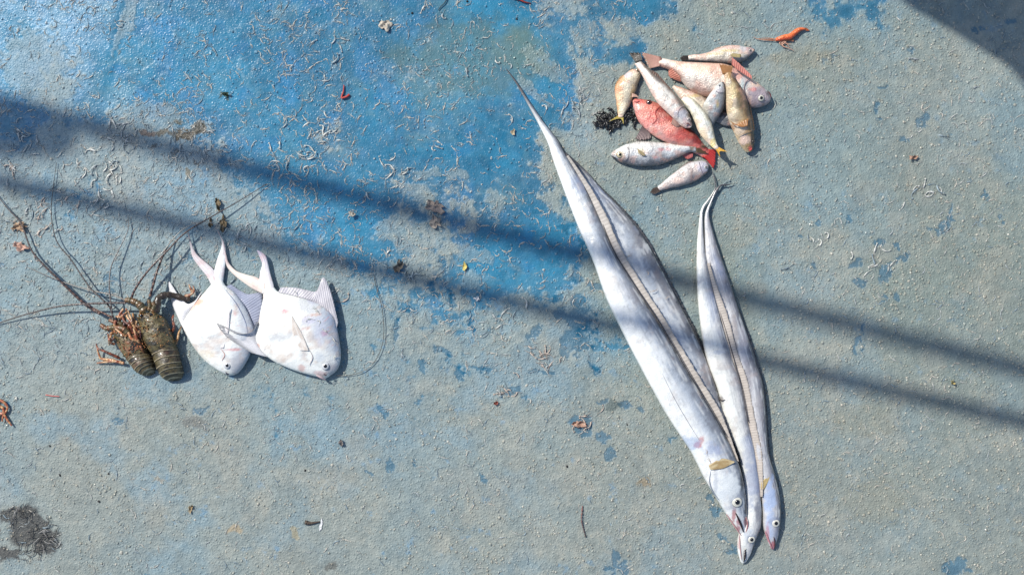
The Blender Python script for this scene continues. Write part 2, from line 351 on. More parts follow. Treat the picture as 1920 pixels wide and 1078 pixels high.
def overhead():
    for (a, b, r0, r1, h, lab, xk) in (((-700, 14), (2900, 945), .0225, .0165, 2.8, 'upper grey pipe spanning high above the deck, with an added shadow plate', 1), ((-700, 176), (2900, 1020), .0175, .0155, 2.6, 'lower plain grey pipe spanning above the deck', 0)):
        n = 24; pa = [caster(a[0] + (b[0] - a[0]) * i / n, a[1] + (b[1] - a[1]) * i / n, h) for i in range(n + 1)]
        root = thing('overhead_pipe', pa[0], lab, 'pipe', 'pipes above the deck')
        V, F = tube_mesh(pa, [r0 + (r1 - r0) * i / n for i in range(n + 1)], 16); mesh('pipe', V, F, M_PIPE, parent=root)
        if xk:
            P = [caster(x, y, 2.82) for x, y in ((-160, 175), (40, 196), (118, 214), (128, 262), (95, 282), (-60, 284), (-160, 285))]  # plate added and outlined to cast the wide left shadow
            V = [tuple(p + Vector((0, 0, dz))) for dz in (0, .03) for p in P]; k = len(P)
            F = [tuple(range(k))[::-1], tuple(range(k, 2 * k))] + [(i, (i + 1) % k, (i + 1) % k + k, i + k) for i in range(k)]
            mesh('shadow_plate', V, F, M_PIPE, parent=root, smooth=False)
    e = catmull([(1600, -90), (1665, -25), (1700, 8), (1740, 30), (1800, 66), (1850, 98), (1890, 124), (1930, 175), (1975, 260), (2030, 400)], 40)
    P = [caster(x, y, 1.35) for x, y in e] + [caster(2900, 900, 1.45), caster(2900, -1200, 1.6), caster(1500, -1200, 1.6)]  # unseen sheet, added to shade the upper right corner
    k = len(P); V = [tuple(p + Vector((0, 0, dz))) for dz in (0, .012) for p in P]
    F = [tuple(range(k))[::-1], tuple(range(k, 2 * k))] + [(i, (i + 1) % k, (i + 1) % k + k, i + k) for i in range(k)]
    o = mesh('shadow_sheet', V, F, M_CANVAS, smooth=False); tag(o, 'unseen blue canvas sheet added to cast the upper right shadow', 'shadow_sheet')
overhead()

# ------------------------------------------------------------------ fish builders
def cz(o, x): return ((x - o[0]) / 1, )
def crop(k, ox, oy):                          # traced coordinates -> photograph grid
    return lambda x, y: (ox + x / k, oy + y / k)
def conv(f, rows): return [tuple(f(r[0], r[1])) + tuple(f(r[2], r[3])) + tuple(r[4:]) for r in rows]
def convp(f, pts): return [tuple(f(p[0], p[1])) + tuple(p[2:]) for p in pts]
class Body:
    def __init__(s, name, rows, colf, mat, parent, zc, n=110, ring=40, flat=.42, pw=1.0, lump=0.5, seed=1, keel=0, arc=0):
        """rows: xL,yL,xR,yR,thickness,z0 (all mm); colf(s,u,top,x,y)->rgb rows"""
        C = catmull(rows, n); V = []; th = np.linspace(0, 2 * math.pi, ring, endpoint=False)
        u = np.cos(th); v = np.sin(th); U = u[None, :].repeat(n, 0); SS = np.linspace(0, 1, n)[:, None].repeat(ring, 1)
        mx = (C[:, 0] + C[:, 2]) / 2; my = (C[:, 1] + C[:, 3]) / 2; hx = (C[:, 2] - C[:, 0]) / 2; hy = (C[:, 3] - C[:, 1]) / 2
        X = mx[:, None] + hx[:, None] * u; Y = my[:, None] + hy[:, None] * u
        if arc:
            ax_ = np.gradient(mx); ay_ = np.gradient(my); al = np.hypot(ax_, ay_) + 1e-6; off = arc * (1 - u ** 2) * (v > 0)
            X = X + (ax_ / al)[:, None] * off[None, :]; Y = Y + (ay_ / al)[:, None] * off[None, :]
        vv = np.sign(v) * np.abs(v) ** pw
        t = np.maximum(C[:, 4], .3)[:, None]
        prof = np.where(vv > 0, flat + (1 - flat) * vv, flat + flat * vv)[None, :]
        if keel: prof = prof - keel * (v[None, :] > 0) * np.maximum(U, 0) ** 2 * .0
        Z = C[:, 5][:, None] + t * prof
        Z = Z + lump * np.where(v[None, :] > .1, 1, 0) * fbm(X, Y, 26, 3, seed) * np.minimum(1, t / 12)
        top = (v[None, :] >= -.05).repeat(n, 0)
        k = (CAM_H - zc / 1000) / CAM_H
        s.X, s.Y, s.Z = X, Y, Z
        P = np.stack([(X - 960) / 1000 * k, (539 - Y) / 1000 * k, Z / 1000], -1).reshape(-1, 3)
        c = colf(SS, U, top, X, Y).reshape(-1, 3)
        if mat not in (M_SHELL,): c = np.minimum(.84, c * 1.13 * np.array((.985, 1.0, .965)))
        i0 = np.array([mx[0] , my[0], 0]); F = []
        idx = np.arange(ring)
        for i in range(n - 1):
            a = i * ring + idx; b = i * ring + (idx + 1) % ring
            F += list(zip(a, b, b + ring, a + ring))
        F.append(tuple(range(ring))[::-1]); F.append(tuple((n - 1) * ring + q for q in range(ring)))
        s.o = mesh(name, P, F, mat, c, parent); s.zc = zc; s.k = k
        import bmesh
        bm = bmesh.new(); bm.from_mesh(s.o.data); bmesh.ops.recalc_face_normals(bm, faces=bm.faces); bm.to_mesh(s.o.data); bm.free()
    def top(s, x, y):
        d = (s.X - x) ** 2 + (s.Y - y) ** 2; q = d < 36
        if not q.any(): q = d <= d.min() + 9
        return float(s.Z[q].max())
    def wp(s, x, y, z): return ((x - 960) / 1000 * s.k, (539 - y) / 1000 * s.k, z / 1000)
def fin(name, base, tip, z, colf, parent, zc, mat=None, m=60, k=7, ray=.35, thick=.45, seed=0, rag=.06, nray=18):
    if m == 60: rag = max(rag, .16)
    """membrane between a base line and a tip line; z = (base height, tip height) mm"""
    mat = mat or M_FIN; B = catmull(base, m); T = catmull(tip, m)
    rg = np.random.RandomState(seed + 5); sh = 1 - rag * rg.rand(m); q = np.linspace(0, 1, m)
    ks = (CAM_H - zc / 1000) / CAM_H; top = []; cols = []
    for j in range(k):
        t = j / (k - 1) * np.where(j == k - 1, sh, 1)
        X = B[:, 0] * (1 - t) + T[:, 0] * t; Y = B[:, 1] * (1 - t) + T[:, 1] * t
        zz = z[0] * (1 - t) + z[1] * t + ray * np.sin(q * nray * 2 * math.pi) + .8 * fbm(X, Y, 20, 2, seed + 30)
        top.append(np.stack([(X - 960) / 1000 * ks, (539 - Y) / 1000 * ks, zz / 1000], -1)); cols.append(colf(q, np.full(m, j / (k - 1)), X, Y))
    top = np.array(top); cols = np.array(cols); lo = top.copy(); lo[..., 2] -= thick / 1000
    V = np.concatenate([top.reshape(-1, 3), lo.reshape(-1, 3)]); N = m * k; F = []
    for j in range(k - 1):
        for i in range(m - 1):
            a = j * m + i; F.append((a, a + 1, a + 1 + m, a + m)); F.append((a + N, a + m + N, a + 1 + m + N, a + 1 + N))
    for i in range(m - 1):
        F.append((i, i + N, i + 1 + N, i + 1)); a = (k - 1) * m + i; F.append((a, a + 1, a + 1 + N, a + N))
    for j in range(k - 1):
        a = j * m; F.append((a, a + m, a + m + N, a + N)); a += m - 1; F.append((a, a + N, a + m + N, a + m))
    return mesh(name, V, F, mat, np.concatenate([cols.reshape(-1, 3)] * 2), parent)
def rays(c1, c2, nray=18, tipc=None, tk=1.0):
    def f(q, t, X, Y):
        c = mix(c1, c2, .5 + .5 * np.sin(q * nray * 2 * math.pi)); c = c * (1 + .15 * fbm(X, Y, 12, 3, 8))[:, None]
        return c if tipc is None else mix(c, tipc, sst(.45, 1, t) * tk)
    return f
def dome(name, x, y, z, r, h, mat, cols, parent, k, seg=20, rings=6):
    V = []; c = []
    for i in range(rings):
        a = i / (rings - 1) * math.pi / 2; rr = r * math.cos(a)
        for j in range(seg):
            b = 2 * math.pi * j / seg; V.append(((x + rr * math.cos(b) - 960) / 1000 * k, (539 - y - rr * math.sin(b)) / 1000 * k, (z + h * math.sin(a)) / 1000)); c.append(cols(rr / r))
    F = [(i * seg + j, i * seg + (j + 1) % seg, (i + 1) * seg + (j + 1) % seg, (i + 1) * seg + j) for i in range(rings - 1) for j in range(seg)]
    return mesh(name, V, F, mat, np.array(c), parent)
def eye(b, x, y, r, parent, iris=(238, 236, 222), rim=(120, 115, 105), pr=.48, lift=-.8):
    z = b.top(x, y) + lift
    e = dome('eye', x, y, z - r * .25, r, r * .55, M_EYEW, lambda q: A(*iris) * (.62 + .38 * min(1, abs(q - .55) * 3 + .2)) if q < .84 else A(*rim) * .35, parent, b.k)
    ep = parent_loc(parent)
    # pupil sits on the iris as its sub-part
    V = dome('pupil', x + r * .05, y, z + r * .16, r * pr, r * .22, M_PUPIL, lambda q: np.array((.006, .006, .006)), e, b.k)
    # e has no own offset, so recompute against the thing
    return e
def crease(name, b, pts, r, col, parent, lift=.0, taper=True, mat=None):
    P = catmull([(p[0], p[1]) for p in pts], max(8, 6 * len(pts)))
    path = [b.wp(x, y, b.top(x, y) + lift) for x, y in P]
    z = np.array([p[2] for p in path]); z = np.convolve(np.pad(z, 3, mode='edge'), np.ones(7) / 7, 'valid'); path = [(p[0], p[1], q) for p, q in zip(path, z)]
    n = len(path); rad = [r / 1000 * (.35 + .65 * math.sin(math.pi * i / (n - 1))) if taper else r / 1000 for i in range(n)]
    V, F = tube_mesh(path, rad, 8); return mesh(name, V, F, mat or M_DARK, np.tile(A(*col), (len(V), 1)), parent)
def spots(c, X, Y, L):
    for x, y, rx, ry, col, k in L:
        q = ((X - x) / rx) ** 2 + ((Y - y) / ry) ** 2 + .6 * fbm(X, Y, 8, 3, 40); c = mix(c, A(*col), k * sst(1.3, .2, q))
    return c

# ------------------------------------------------------------------ ribbonfish
def ribbon_col(belly, mid, back, seed, blot=(), side=.2, headc=None):
    def f(S_, U, top, X, Y):
        n = fbm(X, Y, 60, 4, seed); n2 = fbm(X, Y, 9, 3, seed + 3); ns = fbm(S_ * 900, U * 9, 14, 3, seed + 7)
        c = mix(A(*belly), A(*mid), sst(-.3, .5, U + .16 * n + .08 * n2)); c = mix(c, A(*back), .85 * sst(.25, .85, U + .14 * n + .12 * n2 + .08 * ns))
        n4 = fbm(X, Y, 4, 2, seed + 15); lon = fbm(U * 40 + 3 * n, S_ * 500, 6, 3, seed + 19)
        c = c * (1 + .05 * n2 + .06 * ns + .07 * n4 + .09 * lon * sst(-.6, .3, U))[..., None]
        c = mix(c, A(120, 122, 134), .55 * sst(.3, .75, n4 + .5 * lon) * sst(.0, .8, U + .3 * n))
        c = mix(c, A(150, 170, 214), .4 * sst(.2, .7, fbm(X, Y, 70, 3, seed + 23)) * sst(-.6, .2, U))
        scr = abs(fbm(X * .9 + Y * .5, Y * .35 - X * .2, 18, 3, seed + 27)); c = mix(c, A(150, 148, 152), .35 * sst(.02, .0, scr))
        st = fbm(U * 70 + 2 * n2, S_ * 260, 5, 4, seed + 33); c = mix(c, A(136, 140, 150), .3 * sst(.15, .6, st) * sst(-.75, .1, U)); c = mix(c, A(255, 255, 255), .45 * sst(.15, .6, fbm(U * 70 + 3 * n, S_ * 200, 7, 3, seed + 37)))
        c = mix(c, A(64, 66, 74), .8 * sst(.84, 1.0, U + .12 * n2)); c = mix(c, A(54, 54, 60), .9 * sst(.15, .05, S_ + .02 * n)); c = mix(c, A(196, 168, 156), .22 * sst(.5, .8, fbm(X, Y, 16, 4, seed + 41)))
        c = mix(c, A(176, 176, 180), .5 * sst(.035, .0, abs(U - side)) * (S_ > .2))
        c = mix(c, A(214, 192, 180), .12 * sst(.35, .8, fbm(X, Y, 34, 4, seed + 11)))
        return spots(c, X, Y, blot)
    return f
def make_ribbon(label, rows, colf, zc, seed, n=460, flat=.45):
    t = thing('ribbonfish', w((rows[-4][0] + rows[-4][2]) / 2, (rows[-4][1] + rows[-4][3]) / 2), label, 'ribbonfish', 'ribbonfish lying on the deck')
    return t, Body('body', rows, colf, M_SILVER, t, zc, n=n, ring=72, flat=flat, pw=.62, lump=.9, seed=seed)
SH = 6
RA = [(948,126,949.5,126,1,2),(966,152,969,150,2,2),(986,187,991,184,4,1),(1009,229,1018,224,7,1),(1028,268,1045,260,10,2),(1037,298,1060,287,13,3),(1061,365,1098,350,18,6),(1084,425,1124,405,22,9),(1112,490,1152,470,25,12),
 (1137,560,1190,534,28,13),(1174,637,1236,606,31,14),(1211,708,1278,676,33,14),(1248,775,1317,740,34,14),(1272,812,1340,776,34,14),(1294,845,1359,813,34,13),(1321,898,1384,868,33,12),(1336,922,1393,900,32,11),(1350,945,1398,928,28,10),(1363,966,1401,955,24,9),(1378,988,1403,976,18,8),(1390,1004,1403,994,11,8),(1396,1011,1400,1005,6,8)]
RA2 = [(1052,285,1056,281,4,1),(1062,300,1070,292,6,1),(1070,330,1098,318,9,1),(1086,365,1124,349,13,1),(1105,400,1153,379,17,1),(1135,470,1204,440,20,1),(1165,535,1238,500,22,1),(1195,600,1286,592,24,1),(1235,670,1316,654,25,1),(1275,735,1340,718,25,1),(1310,785,1357,772,24,1),(1340,835,1375,826,20,1),(1362,885,1385,878,14,1),(1375,910,1384,906,6,1)]
RB = [(1336,320,1337.5,321,1,3),(1340,335,1342.5,335,2,4),(1341,353,1344,354,2,4),(1330,371,1333.5,373,3,3),(1318,387,1322,389,5,2),(1313,404,1319,404,8,1),(1307,474,1323,470,13,1),(1308,548,1338,540,17,1),(1315,623,1357,610,21,1),(1326,678,1372,666,23,1),(1345,730,1390,718,24,1),(1358,785,1401,776,24,1),(1374,825,1410,818,24,1),(1386,855,1416,848,23,1),(1394,905,1424,900,22,1),(1397,955,1428,952,22,1),
 (1392,985,1427,985,22,1),(1385,1003,1421,1003,20,1),(1383,1020,1415,1020,17,1),(1385,1038,1409,1040,12,1),(1389,1052,1401,1054,6,2),(1392,1057,1396,1058,3,2)]
RC = [(1376,343,1378,342.5,1,3),(1364,345,1366,347.5,1.5,4),(1352,346,1354,349,2,4),(1342,357,1345,360,3,4),(1334,374,1337,376,5,3),(1323,400,1330,399,8,2),(1322,430,1336,428,10,1),(1325,495,1355,488,14,0),(1342,560,1376,550,17,0),(1362,625,1396,613,20,0),(1380,680,1415,670,22,0),(1396,735,1430,722,23,0),(1406,790,1436,780,23,0),(1416,855,1441,848,23,0),(1424,900,1454,893,22,0),(1428,935,1462,931,22,0),
 (1430,960,1464,957,22,0),(1431,985,1463,983,20,0),(1436,1004,1460,1006,15,0),(1442,1020,1456,1021,9,1),(1448,1030,1453,1031,4,2)]
RED = (196, 128, 130)
tA, bA = make_ribbon('largest silver ribbonfish with a wide round eye, lying diagonally on top of the left pair', RA,
    ribbon_col((255, 255, 255), (196, 204, 218), (112, 114, 124), 5, ((1306,832,9,6,(206,110,110),.9),(1312,822,5,9,(220,150,150),.7),(1375,962,4,16,RED,.8),(1384,985,5,18,(190,120,130),.8),(1398,978,4,10,(150,96,100),.6),(1380,939,16,16,(150,156,172),.55),(1366,950,12,5,(206,206,214),.6),(1340,905,5,26,(170,178,196),.5),
      (1290,830,22,14,(176,196,230),.6),(1330,840,20,14,(150,170,215),.5),(1390,900,6,22,(54,52,56),.8),(1398,950,4,14,(58,54,58),.8),(1366,905,22,26,(240,244,248),.9),(1352,925,14,14,(236,240,246),.8))), 26, 5)
tA2, bA2 = make_ribbon('bluish ribbonfish half hidden beneath the largest one, its head out of sight', RA2,
    ribbon_col((222, 226, 234), (192, 200, 214), (134, 130, 132), 15, ((1350,800,16,40,(110,106,112),.7),)), 14, 15)
tB, bB = make_ribbon('white bellied ribbonfish of the right pair, pointed jaw lowest of all', RB,
    ribbon_col((253, 252, 248), (226, 224, 226), (124, 124, 134), 25, ((1352,752,5,10,(120,110,110),.7),(1345,660,14,4,(190,200,220),.6),(1352,690,14,4,(210,205,205),.6),(1410,900,18,50,(150,164,200),.6),(1398,860,14,20,(200,205,220),.6),
      (1418,950,5,30,(90,96,120),.6),(1402,1000,10,16,(206,214,232),.6),(1386,1015,3,16,(206,160,158),.6),(1408,1010,11,11,(140,148,168),.55),(1396,1040,4,12,(110,104,110),.5))), 14, 25)
tC, bC = make_ribbon('slim blue grey ribbonfish at the far right, jaws pink and slightly open', RC,
    ribbon_col((216, 214, 218), (172, 172, 182), (100, 98, 104), 35, ((1442,930,12,40,(178,198,236),.8),(1444,985,10,24,(190,205,236),.8),(1438,1000,4,20,(204,148,158),.7),(1449,1022,4,9,(190,100,112),.8),(1453,979,12,12,(140,148,172),.55),(1375,640,8,60,(160,146,140),.5),(1400,720,8,60,(110,104,116),.5),(1395,640,9,50,(206,202,212),.5))), 12, 35)
def strip(name, parent, b, rows, wd, zoff, col1, col2, seed, s0, s1, out=1, dz=-1, rag=.25, inset=2):
    C = catmull(rows, 120)[int(s0 * 120):int(s1 * 120)]; base = []; tip = []; i = 0
    for r in C[::4]:
        d = np.array([r[2] - r[0], r[3] - r[1]]); d = d / np.linalg.norm(d); q = i / max(1, len(C[::4]) - 1); ww = wd * min(1, 4 * q + .15, 5 * (1 - q) + .15); i += 1
        base.append((r[2] - d[0] * inset, r[3] - d[1] * inset)); tip.append((r[2] + d[0] * ww, r[3] + d[1] * ww))
    zb = float(C[:, 5].mean() + C[:, 4].mean() * .5)
    return fin(name, base, tip, (zb + zoff, zb + zoff + dz), rays(A(*col1), A(*col2), 90, A(*col2), .6), parent, b.zc, m=240, k=5, nray=90, ray=.22, seed=seed, rag=rag)
strip('dorsal_fin', tA, bA, RA, 13, 5, (224, 216, 206), (190, 182, 172), 1, .22, .84, dz=5, rag=.12)
strip('dorsal_fin', tA2, bA2, RA2, 7, -3, (112, 108, 108), (76, 78, 84), 2, .1, .85, dz=-5, rag=.6)
strip('dorsal_fin', tB, bB, RB, 12, 6, (222, 212, 200), (184, 174, 164), 3, .26, .80, dz=6, rag=.12)
strip('dorsal_fin', tC, bC, RC, 6, -2, (110, 104, 106), (84, 80, 86), 4, .35, .8, dz=-4, rag=.6)
def pec(parent, b, base, tip, c1, c2, seed):
    z = max(b.top(*p[:2]) for p in list(tip) + list(base)) - .4
    fin('pectoral_fin', base, tip, (z, z + .6), lambda q, t, X, Y: mix(A(*c1), A(*c2), sst(-.5, .6, fbm(q * 40, t * 60, 9, 3, seed))), parent, b.zc, m=40, k=8, nray=1, seed=seed, rag=.03, ray=.1)
pec(tA, bA, [(1326,869),(1350,857),(1374,862)], [(1329,878),(1352,876),(1374,864)], (206, 190, 150), (176, 150, 104), 3)
pec(tC, bC, [(1425,915),(1427,901),(1440,891)], [(1430,916),(1437,905),(1441,893)], (198, 176, 120), (170, 150, 104), 4)
eye(bA, 1380, 939, 10.5, tA); eye(bB, 1408, 1010, 7.5, tB); eye(bC, 1453, 979, 8, tC)
crease('gill_cover', bA, [(1330,880),(1328,900),(1334,918),(1346,935)], .8, (150,156,170), tA)
crease('lateral_line', bA, [(1240,700),(1262,745),(1288,790),(1308,822)], .5, (140,144,156), tA)
crease('mouth', bA, [(1378,960),(1387,978),(1395,998)], 2.0, (34,16,18), tA); crease('lip', bA, [(1361,962),(1376,984),(1391,1005)], 1.3, (212,158,156), tA); crease('lip', bA, [(1398,968),(1402,984),(1399,1000)], 1.4, (190,132,132), tA)
crease('mouth', bB, [(1397,1028),(1397,1042),(1395,1054)], 1.7, (40,24,26), tB); crease('lip', bB, [(1385,1000),(1387,1025),(1391,1050)], 1.1, (214,170,166), tB)
crease('mouth', bC, [(1450,1005),(1453,1018),(1452,1029)], 1.2, (70,24,30), tC); crease('lip', bC, [(1434,995),(1441,1012),(1448,1028)], 1.4, (206,140,146), tC)
crease('belly_slit', bB, [(1346,745),(1352,750),(1358,748)], 1.2, (70,60,58), tB)
crease('dorsal_groove', bB, [(1330,480),(1343,560),(1362,625),(1377,680),(1390,730),(1402,790)], .8, (70,66,70), tB, taper=False)
crease('dorsal_groove', bA, [(1096,352),(1124,405),(1148,466),(1189,534),(1237,606),(1277,676),(1314,740),(1357,813)], .9, (60,60,66), tA, taper=False)
for k_ in range(5): 
    yy = 1028 + k_ * 5; V, F = tube_mesh([bB.wp(1399, yy, bB.top(1399, yy) - .2), bB.wp(1395, yy + 1, bB.top(1395, yy) + .8)], [.0008, .0001], 6); mesh('tooth', V, F, M_EYEW, np.tile(A(240, 236, 220), (len(V), 1)), tB)

# ------------------------------------------------------------------ pomfrets
c4 = crop(3.4775, 300, 420)
def pom_col(seed, blot, ax):
    def f(S_, U, top, X, Y):
        n = fbm(X, Y, 40, 4, seed); n2 = fbm(X, Y, 8, 3, seed + 3)
        g = ((X - ax[0]) * ax[2] + (Y - ax[1]) * ax[3]) / 60  # gradient for broad shading painted across the flank, greyer toward the right
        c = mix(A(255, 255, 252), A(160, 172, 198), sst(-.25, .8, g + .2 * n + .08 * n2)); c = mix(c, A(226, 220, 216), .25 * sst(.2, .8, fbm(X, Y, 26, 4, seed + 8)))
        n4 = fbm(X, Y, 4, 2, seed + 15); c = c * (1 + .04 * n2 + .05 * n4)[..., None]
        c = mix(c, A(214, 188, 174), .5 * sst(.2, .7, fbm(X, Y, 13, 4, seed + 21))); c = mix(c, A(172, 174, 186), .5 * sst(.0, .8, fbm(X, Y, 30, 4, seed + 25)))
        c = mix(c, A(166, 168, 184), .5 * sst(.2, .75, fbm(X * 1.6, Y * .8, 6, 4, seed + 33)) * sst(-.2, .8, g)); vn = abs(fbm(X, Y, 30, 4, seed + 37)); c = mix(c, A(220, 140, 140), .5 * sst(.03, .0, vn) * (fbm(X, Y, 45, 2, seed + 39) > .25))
        scr = abs(fbm(X, Y, 22, 3, seed + 29)); c = mix(c, A(160, 158, 170), .6 * sst(.015, .0, scr) * (fbm(X, Y, 50, 2, seed + 31) > 0))
        c = c * (1 + .05 * np.sin(X * 1.7 + Y * .9) * np.sin(Y * 1.7 - X * .9))[..., None]; return spots(c, X, Y, [(q[0], q[1], q[2], q[3], q[4], q[5] * 1.0) for q in blot])
    return f
def P(*a): return convp(c4, a)
pl = thing('pomfret', w(425, 620), 'white pomfret lying beside the lobsters, partly overlapped by a second pomfret', 'pomfret', 'pomfrets on the deck')
rowsL = conv(c4, [(338,372,403,372,11,2),(318,405,425,405,14,1),(262,470,482,448,20,0),(196,560,545,530,26,0),(146,655,590,620,29,0),(176,735,612,700,30,0),(240,835,603,795,29,0),(302,902,578,868,27,0),(368,950,545,925,23,0),(410,975,510,968,17,0),(438,988,480,986,9,1)])
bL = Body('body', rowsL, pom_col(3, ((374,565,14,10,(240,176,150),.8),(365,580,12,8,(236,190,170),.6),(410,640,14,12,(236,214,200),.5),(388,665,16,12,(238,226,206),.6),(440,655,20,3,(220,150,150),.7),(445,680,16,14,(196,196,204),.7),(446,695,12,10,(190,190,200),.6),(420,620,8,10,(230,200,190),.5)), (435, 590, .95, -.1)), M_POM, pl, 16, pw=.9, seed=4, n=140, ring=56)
cw = A(236, 236, 240); cg = A(206, 210, 222); cdk = A(92, 92, 100)
fin('anal_fin', P((275,440),(225,520),(180,590),(158,640),(160,690),(185,740)), P((252,455),(212,507),(148,517),(92,455),(56,440),(112,622))[:3] + P((52,374),(66,500),(120,640)), (12, 5), rays(cw, A(250, 250, 250), 26, cdk, .25), pl, 14, m=90, nray=26, seed=3, rag=.02, ray=.25)
fin('dorsal_fin', P((420,410),(490,470),(560,560),(600,650),(606,720)), P((455,392),(560,455),(655,452),(660,600),(630,740)), (10, 3), rays(A(196, 202, 222), A(150, 158, 182), 26), pl, 14, m=90, nray=26, seed=6, rag=.05)
def lobe(name, rows, parent, zc, c1, c2, seed=1):
    def f(S_, U, top, X, Y): return mix(mix(A(*c1), A(*c2), sst(.45, 1, S_ + .1 * np.sin(U * 9))), A(214, 176, 176), .45 * sst(.1, .7, fbm(X, Y, 14, 3, seed))) * (1 + .08 * np.sin(U * 16))[..., None]
    return Body(name, rows, f, M_FIN, parent, zc, n=60, ring=24, flat=.4, lump=.6, seed=seed)
lobe('tail_lobe', conv(c4, [(328,400,398,392,11,1),(300,345,350,305,6,3),(240,268,300,256,4,4),(203,208,232,194,3,5),(188,125,199,120,2,6),(172,40,176,38,1,7)]), pl, 14, (232,224,228), (120,112,120))
lobe('tail_lobe', conv(c4, [(334,400,404,392,11,1),(346,312,416,308,7,3),(368,228,424,225,4,4),(392,160,424,170,3,5),(396,115,413,120,2,5),(376,60,382,58,1.5,6),(349,12,352,11,1,6)]), pl, 14, (244,246,250), (60,64,74), 2)
eye(bL, *c4(443, 920), 6.6, pl, (236, 238, 240), (130, 140, 170))
pr_ = thing('pomfret', w(560, 620), 'broad white pomfret lying over its neighbour, snout towards its long thin shadow side', 'pomfret', 'pomfrets on the deck')
pr_['label'] = 'broad white pomfret overlapping its neighbour, littered with tiny shrimps on its flank'
rowsR = conv(c4, [(668,455,742,415,12,8),(668,490,768,440,16,7),(655,555,850,462,22,6),(640,640,960,490,27,5),(622,735,1060,535,31,4),(650,812,1128,600,33,3),(722,884,1156,690,33,2),(810,930,1172,790,31,1),(890,962,1176,872,27,0),(968,985,1160,938,22,0),(1035,1003,1135,970,15,0),(1062,1016,1098,996,7,1)])
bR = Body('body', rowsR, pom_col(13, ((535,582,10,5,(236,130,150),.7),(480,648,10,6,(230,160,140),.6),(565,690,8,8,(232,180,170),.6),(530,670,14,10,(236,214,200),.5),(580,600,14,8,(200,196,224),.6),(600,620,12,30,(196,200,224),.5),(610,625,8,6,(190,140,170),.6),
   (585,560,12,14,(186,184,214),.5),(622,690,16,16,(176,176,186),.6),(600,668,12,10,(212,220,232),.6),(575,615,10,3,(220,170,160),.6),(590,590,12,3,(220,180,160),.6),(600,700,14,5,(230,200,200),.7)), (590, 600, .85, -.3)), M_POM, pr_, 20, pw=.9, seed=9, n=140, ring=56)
fin('dorsal_fin', P((770,445),(870,468),(960,492),(1030,525),(1075,560),(1115,610),(1148,690)), P((786,412),(880,414),(960,430),(1018,436),(1064,346),(1116,452),(1160,640)), (20, 17), rays(A(226, 222, 226), A(190, 188, 196), 30), pr_, 20, m=110, nray=30, seed=9, rag=.03)
fin('anal_fin', P((640,640),(625,700),(625,740),(640,775),(655,810),(700,868)), P((632,640),(600,704),(500,712),(376,646),(440,735),(600,838)), (20, 32), rays(A(244, 244, 246), A(222, 222, 226), 26, A(110, 112, 116), .75), pr_, 24, m=100, nray=26, seed=12, rag=.02)
lobe('tail_lobe', conv(c4, [(664,455,742,420,12,8),(642,385,736,395,8,8),(647,312,713,320,5,8),(660,262,698,252,4,9),(642,212,682,205,3,9),(624,170,640,172,1,9)]), pr_, 20, (246,240,244), (170,160,184), 3)
lobe('tail_lobe', conv(c4, [(690,470,680,380,11,8),(600,424,620,346,6,8),(540,384,560,330,5,7),(478,336,492,305,4,6),(428,280,441,255,3,5),(414,215,426,210,2,6),(402,115,406,114,1,7)]), pr_, 20, (240,226,216), (190,170,176), 4)
eye(bR, *c4(1080, 925), 7.6, pr_, (236, 238, 240), (150, 160, 190))
def pfin(b, t, base, tip, c1, c2, sd): pec(t, b, P(*base), P(*tip), c1, c2, sd)
pfin(bL, pl, [(404,808),(425,690),(461,545)], [(424,808),(457,700),(464,548)], (244,240,238), (214,208,208), 8)
pfin(bR, pr_, [(922,822),(876,720),(863,600)], [(980,825),(937,715),(868,598)], (240,234,226), (222,210,198), 9)
crease('gill_cover', bL, [c4(405,810), c4(430,850), c4(410,890)], .8, (214,170,160), pl); crease('gill_cover', bR, [c4(985,822), c4(1000,870), c4(975,920)], .8, (210,200,200), pr_)
crease('mouth', bL, [c4(432,962), c4(440,975), c4(455,980)], 1.4, (60,62,80), pl); crease('mouth', bR, [c4(1068,975), c4(1080,985), c4(1090,978)], 1.4, (90,80,90), pr_)
crease('lip', bR, [c4(1020,985), c4(1050,1000), c4(1078,1018)], 2.2, (226,200,200), pr_)
crease('lateral_line', bL, [c4(420,420), c4(500,520), c4(560,640), c4(575,720)], .5, (170,176,204), pl)

